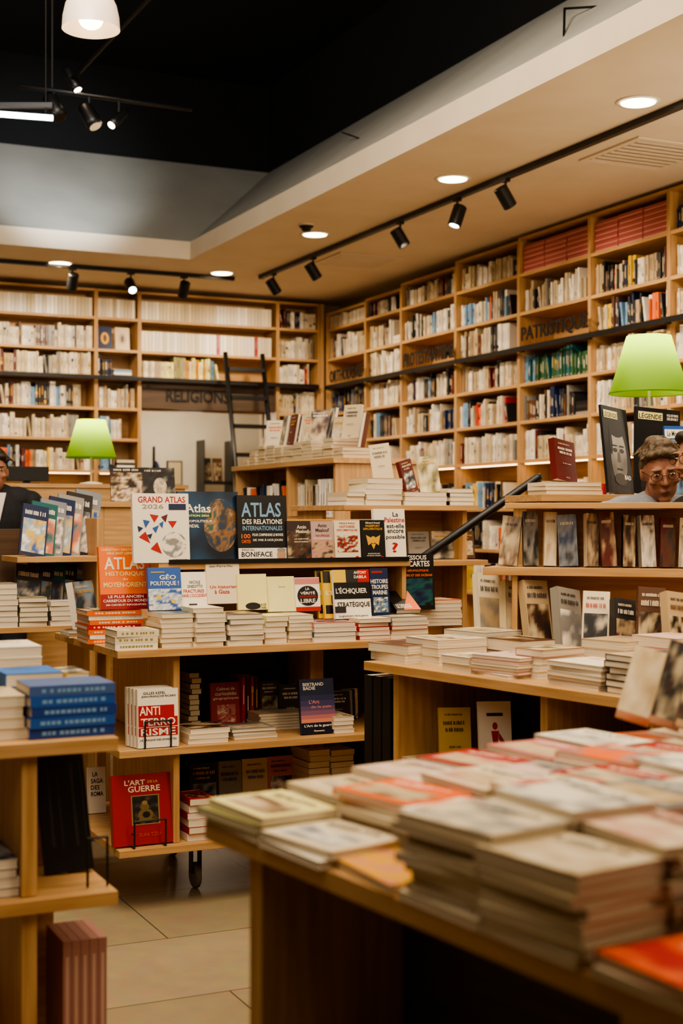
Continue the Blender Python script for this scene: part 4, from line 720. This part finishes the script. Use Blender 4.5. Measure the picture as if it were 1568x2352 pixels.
SUIT=noisemat('dark_suit',lin((14,14,18)),lin((22,22,27)),60,.8); GSH=noisemat('grey_shirt',lin((120,124,130)),lin((134,138,144)),50,.8); JEAN=noisemat('jeans',lin((40,52,76)),lin((52,64,90)),60,.8)
HB=noisemat('dark_hair',lin((34,24,18)),lin((54,38,28)),90,.6); HF=noisemat('fair_hair',lin((50,38,26)),lin((104,84,60)),90,.6)
x,y=W(-16,8.0); person(T(x,y)@RZ(-5),zz(1086,8.0),RZ(0),SUIT,SUIT,HB,False,'man in a dark suit standing at the left edge by the counter',long=True,collar=True,s=1.12)
x,y=W(1508,5.75); person(T(x,y)@RZ(-28),zz(1085,5.68),RX(17)@RY(-6),GSH,JEAN,HF,True,'person in a grey t-shirt and glasses looking down over the riser',s=1.06,fwd=.1)
x,y=W(1630,5.35); person(T(x,y)@RZ(-95),zz(1055,5.35),RX(8),SUIT,JEAN,HB,True,'person cut off by the right edge beside the grey shirted one',long=True,s=1.06)
s=STUFF.build('book_rows',PAINT); tag(s,'books filling the wall bookcases and buried in the piles','books',None,'stuff')
# ---------------- lights
w=bpy.data.worlds.new('w'); S.world=w; w.use_nodes=True; w.node_tree.nodes['Background'].inputs[0].default_value=(1,.8,.6,1); w.node_tree.nodes['Background'].inputs[1].default_value=.04
lamp('AREA',(1.2,3.2,4.6),205,size=(2.6,2.6),tgt=(1.9,4.4,0))  # unseen overhead fill added to light the display tables
lamp('AREA',(3.2,1.0,3.5),68,size=(1.2,2.4),tgt=(2.6,3.2,0.9))  # unseen fill added above the right display table
for px,py in [(1466,232),(1040,409),(723,537),(509,626),(137,603)]:
    D=(ZC-CH)*F/(H-py); x,y=W(px,D); lamp('SPOT',(x,y,ZC-.03),125,size=.08,tgt=(x,y,0),ang=140,blend=.8)
for y in (2.5,4.5): lamp('SPOT',(4.6,y,ZC-.03),130,size=.08,tgt=(4.6,y,0),ang=140,blend=.8)
for y in (12.2,11.2,10.2,9.2,8.2,7.2): lamp('SPOT',(4.82,y,ZC-.2),80,size=.05,tgt=(6.1,y,2.5),ang=88,blend=.9)
for x in (2.4,3.4,4.4,5.2): lamp('SPOT',(x,11.9,ZC-.2),62,size=.05,tgt=(x,13.3,2.6),ang=92,blend=.9)
lamp('POINT',(4.9,14.2,2.4),28,(1,.85,.65),.15)
lamp('SPOT',(2.8,9.9,3.95),300,(.88,.94,1),.12,tgt=(2.95,12.1,4.3),ang=50,blend=1)
lamp('AREA',(.5,5.0,4.9),95,(.95,.95,1),size=(2.5,1.0),tgt=(3.6,12.2,4.4))  # unseen fill added to brighten the grey upper slopes
lamp('AREA',(1.5,6.3,5.3),135,size=(2.5,3.0),tgt=(2.2,7.6,0))  # unseen overhead fill added for the furniture further back
lamp('AREA',(.2,1.5,2.7),32,(1,.86,.68),size=(1.5,1.5),tgt=(4.8,8.5,3.6))  # unseen upward fill above the camera, added to brighten the lowered ceiling
lamp('AREA',(5.4,4.8,2.2),29,(1,.86,.68),size=(1.0,1.6),tgt=(5.0,8.5,3.65))  # unseen upward fill beyond the right edge, added for the ceiling
# ---------------- camera
cam=bpy.data.cameras.new('camera'); cam.sensor_fit='VERTICAL'; cam.sensor_height=36; cam.lens=50.0; cam.clip_end=60
co=bpy.data.objects.new('camera',cam); C.objects.link(co); co.location=(0,0,CH); co.rotation_euler=(rad(90)+math.atan(14/F),0,-A)
cam.dof.use_dof=True; cam.dof.focus_distance=5.5; cam.dof.aperture_fstop=3.1
S.camera=co
S.view_settings.view_transform='AgX'
try: S.view_settings.look='AgX - Medium High Contrast'
except Exception as e: print(e)
print('BOOKS',NB[0],'OBJ',len(bpy.data.objects))
